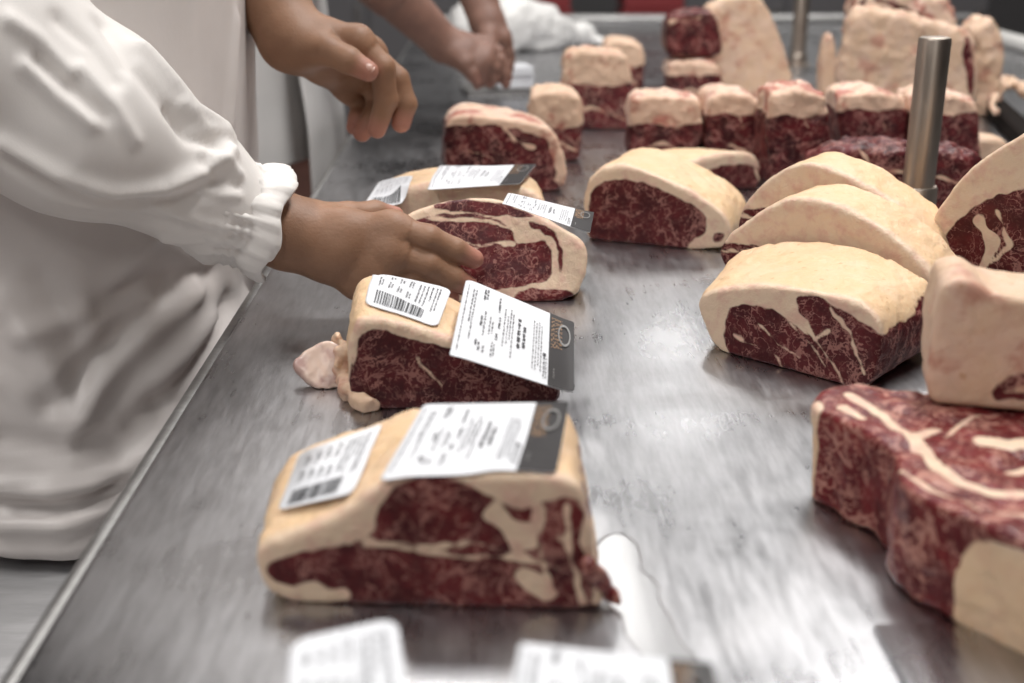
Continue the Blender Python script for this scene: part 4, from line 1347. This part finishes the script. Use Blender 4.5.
zs = np.linspace(.74, 1.28, 60)
v, f = garment(zs, K((.6, FX), (1.5, FX)), K((.6, FY), (1.5, FY)), K((.6, .265), (.85, .25), (1.0, .235), (1.28, .21)), K((.6, .30), (.85, .27), (1.0, .25), (1.28, .235)), .06, 12, -math.pi * .2, math.pi * .6, 140, .012)
o = mesh_from('apron', v, f, M['apron_far'], pw2, mwp)
o.modifiers.new('thick', 'SOLIDIFY').thickness = .002
for sgn in (-1, 1):
    zs = np.linspace(.12, .92, 30)
    v, f = garment(zs, K((.1, FX), (1, FX)), K((.1, FY + sgn * .12), (1, FY + sgn * .10)), K((.1, .10), (.5, .11), (.92, .15)), K((.1, .095), (.92, .12)), .06, 15 + sgn)
    mesh_from('trouser_leg', v, f, M['trousers_brown'], pw2, mwp)
    x, y = FX, FY + sgn * .12
    v, f = capsule_mesh([((x - .02, y, .06), (x - .01, y, .28), .05, .062), ((x - .03, y, .05), (x + .14, y + sgn * .01, .042), .05, .042)], .008, .03, lambda g, d: np.maximum(d, .001 - g[..., 2]))
    mesh_from('boot', v, f, M['boot'], pw2, mwp)

# ================================================================== LIGHT
def lamp(x, y, lx, ly, power, label):
    rt = thing('ceiling_lamp', label, 'lamp', (x, y, 3.4), 0, 'ceiling lamps')
    mw = mw_of(rt)
    MB().box((x - lx / 2 - .03, y - ly / 2 - .03, 3.34), (x + lx / 2 + .03, y + ly / 2 + .03, 3.4), .01).build('housing', M['ceramic'], rt, False, mw)
    ld = bpy.data.lights.new('lamp_tube', 'AREA')
    ld.shape = 'RECTANGLE'
    ld.size, ld.size_y = lx, ly
    ld.energy = power
    ld.color = (1.0, .98, .955)
    lo = bpy.data.objects.new('lamp_tube', ld)
    C.objects.link(lo)
    lo.parent = rt
    lo.location = (0, 0, -.07)
for x, y, lx, ly, pw_ in ((.8, 1.3, .4, 1.6, 76), (-.5, 2.8, .3, 1.4, 30), (1.6, 3.6, .4, 1.4, 24), (.5, 4.75, .3, 1.4, 11), (-1.5, -.2, .4, 1.4, 46), (-.2, -2.3, .4, 1.4, 30), (2.3, 6.6, .9, 1.8, 24)):  # lamp farthest behind the camera is an added frontal fill for the apron
    lamp(x, y, lx, ly, pw_, 'unseen ceiling lamp lighting the meat table, in a set with added fill')

w = bpy.data.worlds.new('World')
SC.world = w
w.use_nodes = True
w.node_tree.nodes['Background'].inputs[0].default_value = (.9, .92, 1, 1)
w.node_tree.nodes['Background'].inputs[1].default_value = .3

# ================================================================== CAMERA
cd = bpy.data.cameras.new('camera')
cam = bpy.data.objects.new('camera', cd)
C.objects.link(cam)
cd.sensor_width = 36
cd.lens = FPX * 36 / 1024
cam.location = CAM
Rm = Matrix((( _r[0], _u[0], -_f[0]), (_r[1], _u[1], -_f[1]), (_r[2], _u[2], -_f[2])))
cam.rotation_euler = Rm.to_euler()
cd.dof.use_dof = True
cd.dof.focus_distance = 1.0
cd.dof.aperture_fstop = 4.4
cd.clip_start = .02
SC.camera = cam
SC.view_settings.view_transform = 'Standard'
SC.view_settings.look = 'None'
SC.view_settings.gamma = 1
SC.view_settings.use_curve_mapping = False
SC.view_settings.exposure = 0.0
SC.cycles.use_denoising = True
SC.cycles.max_bounces = 6
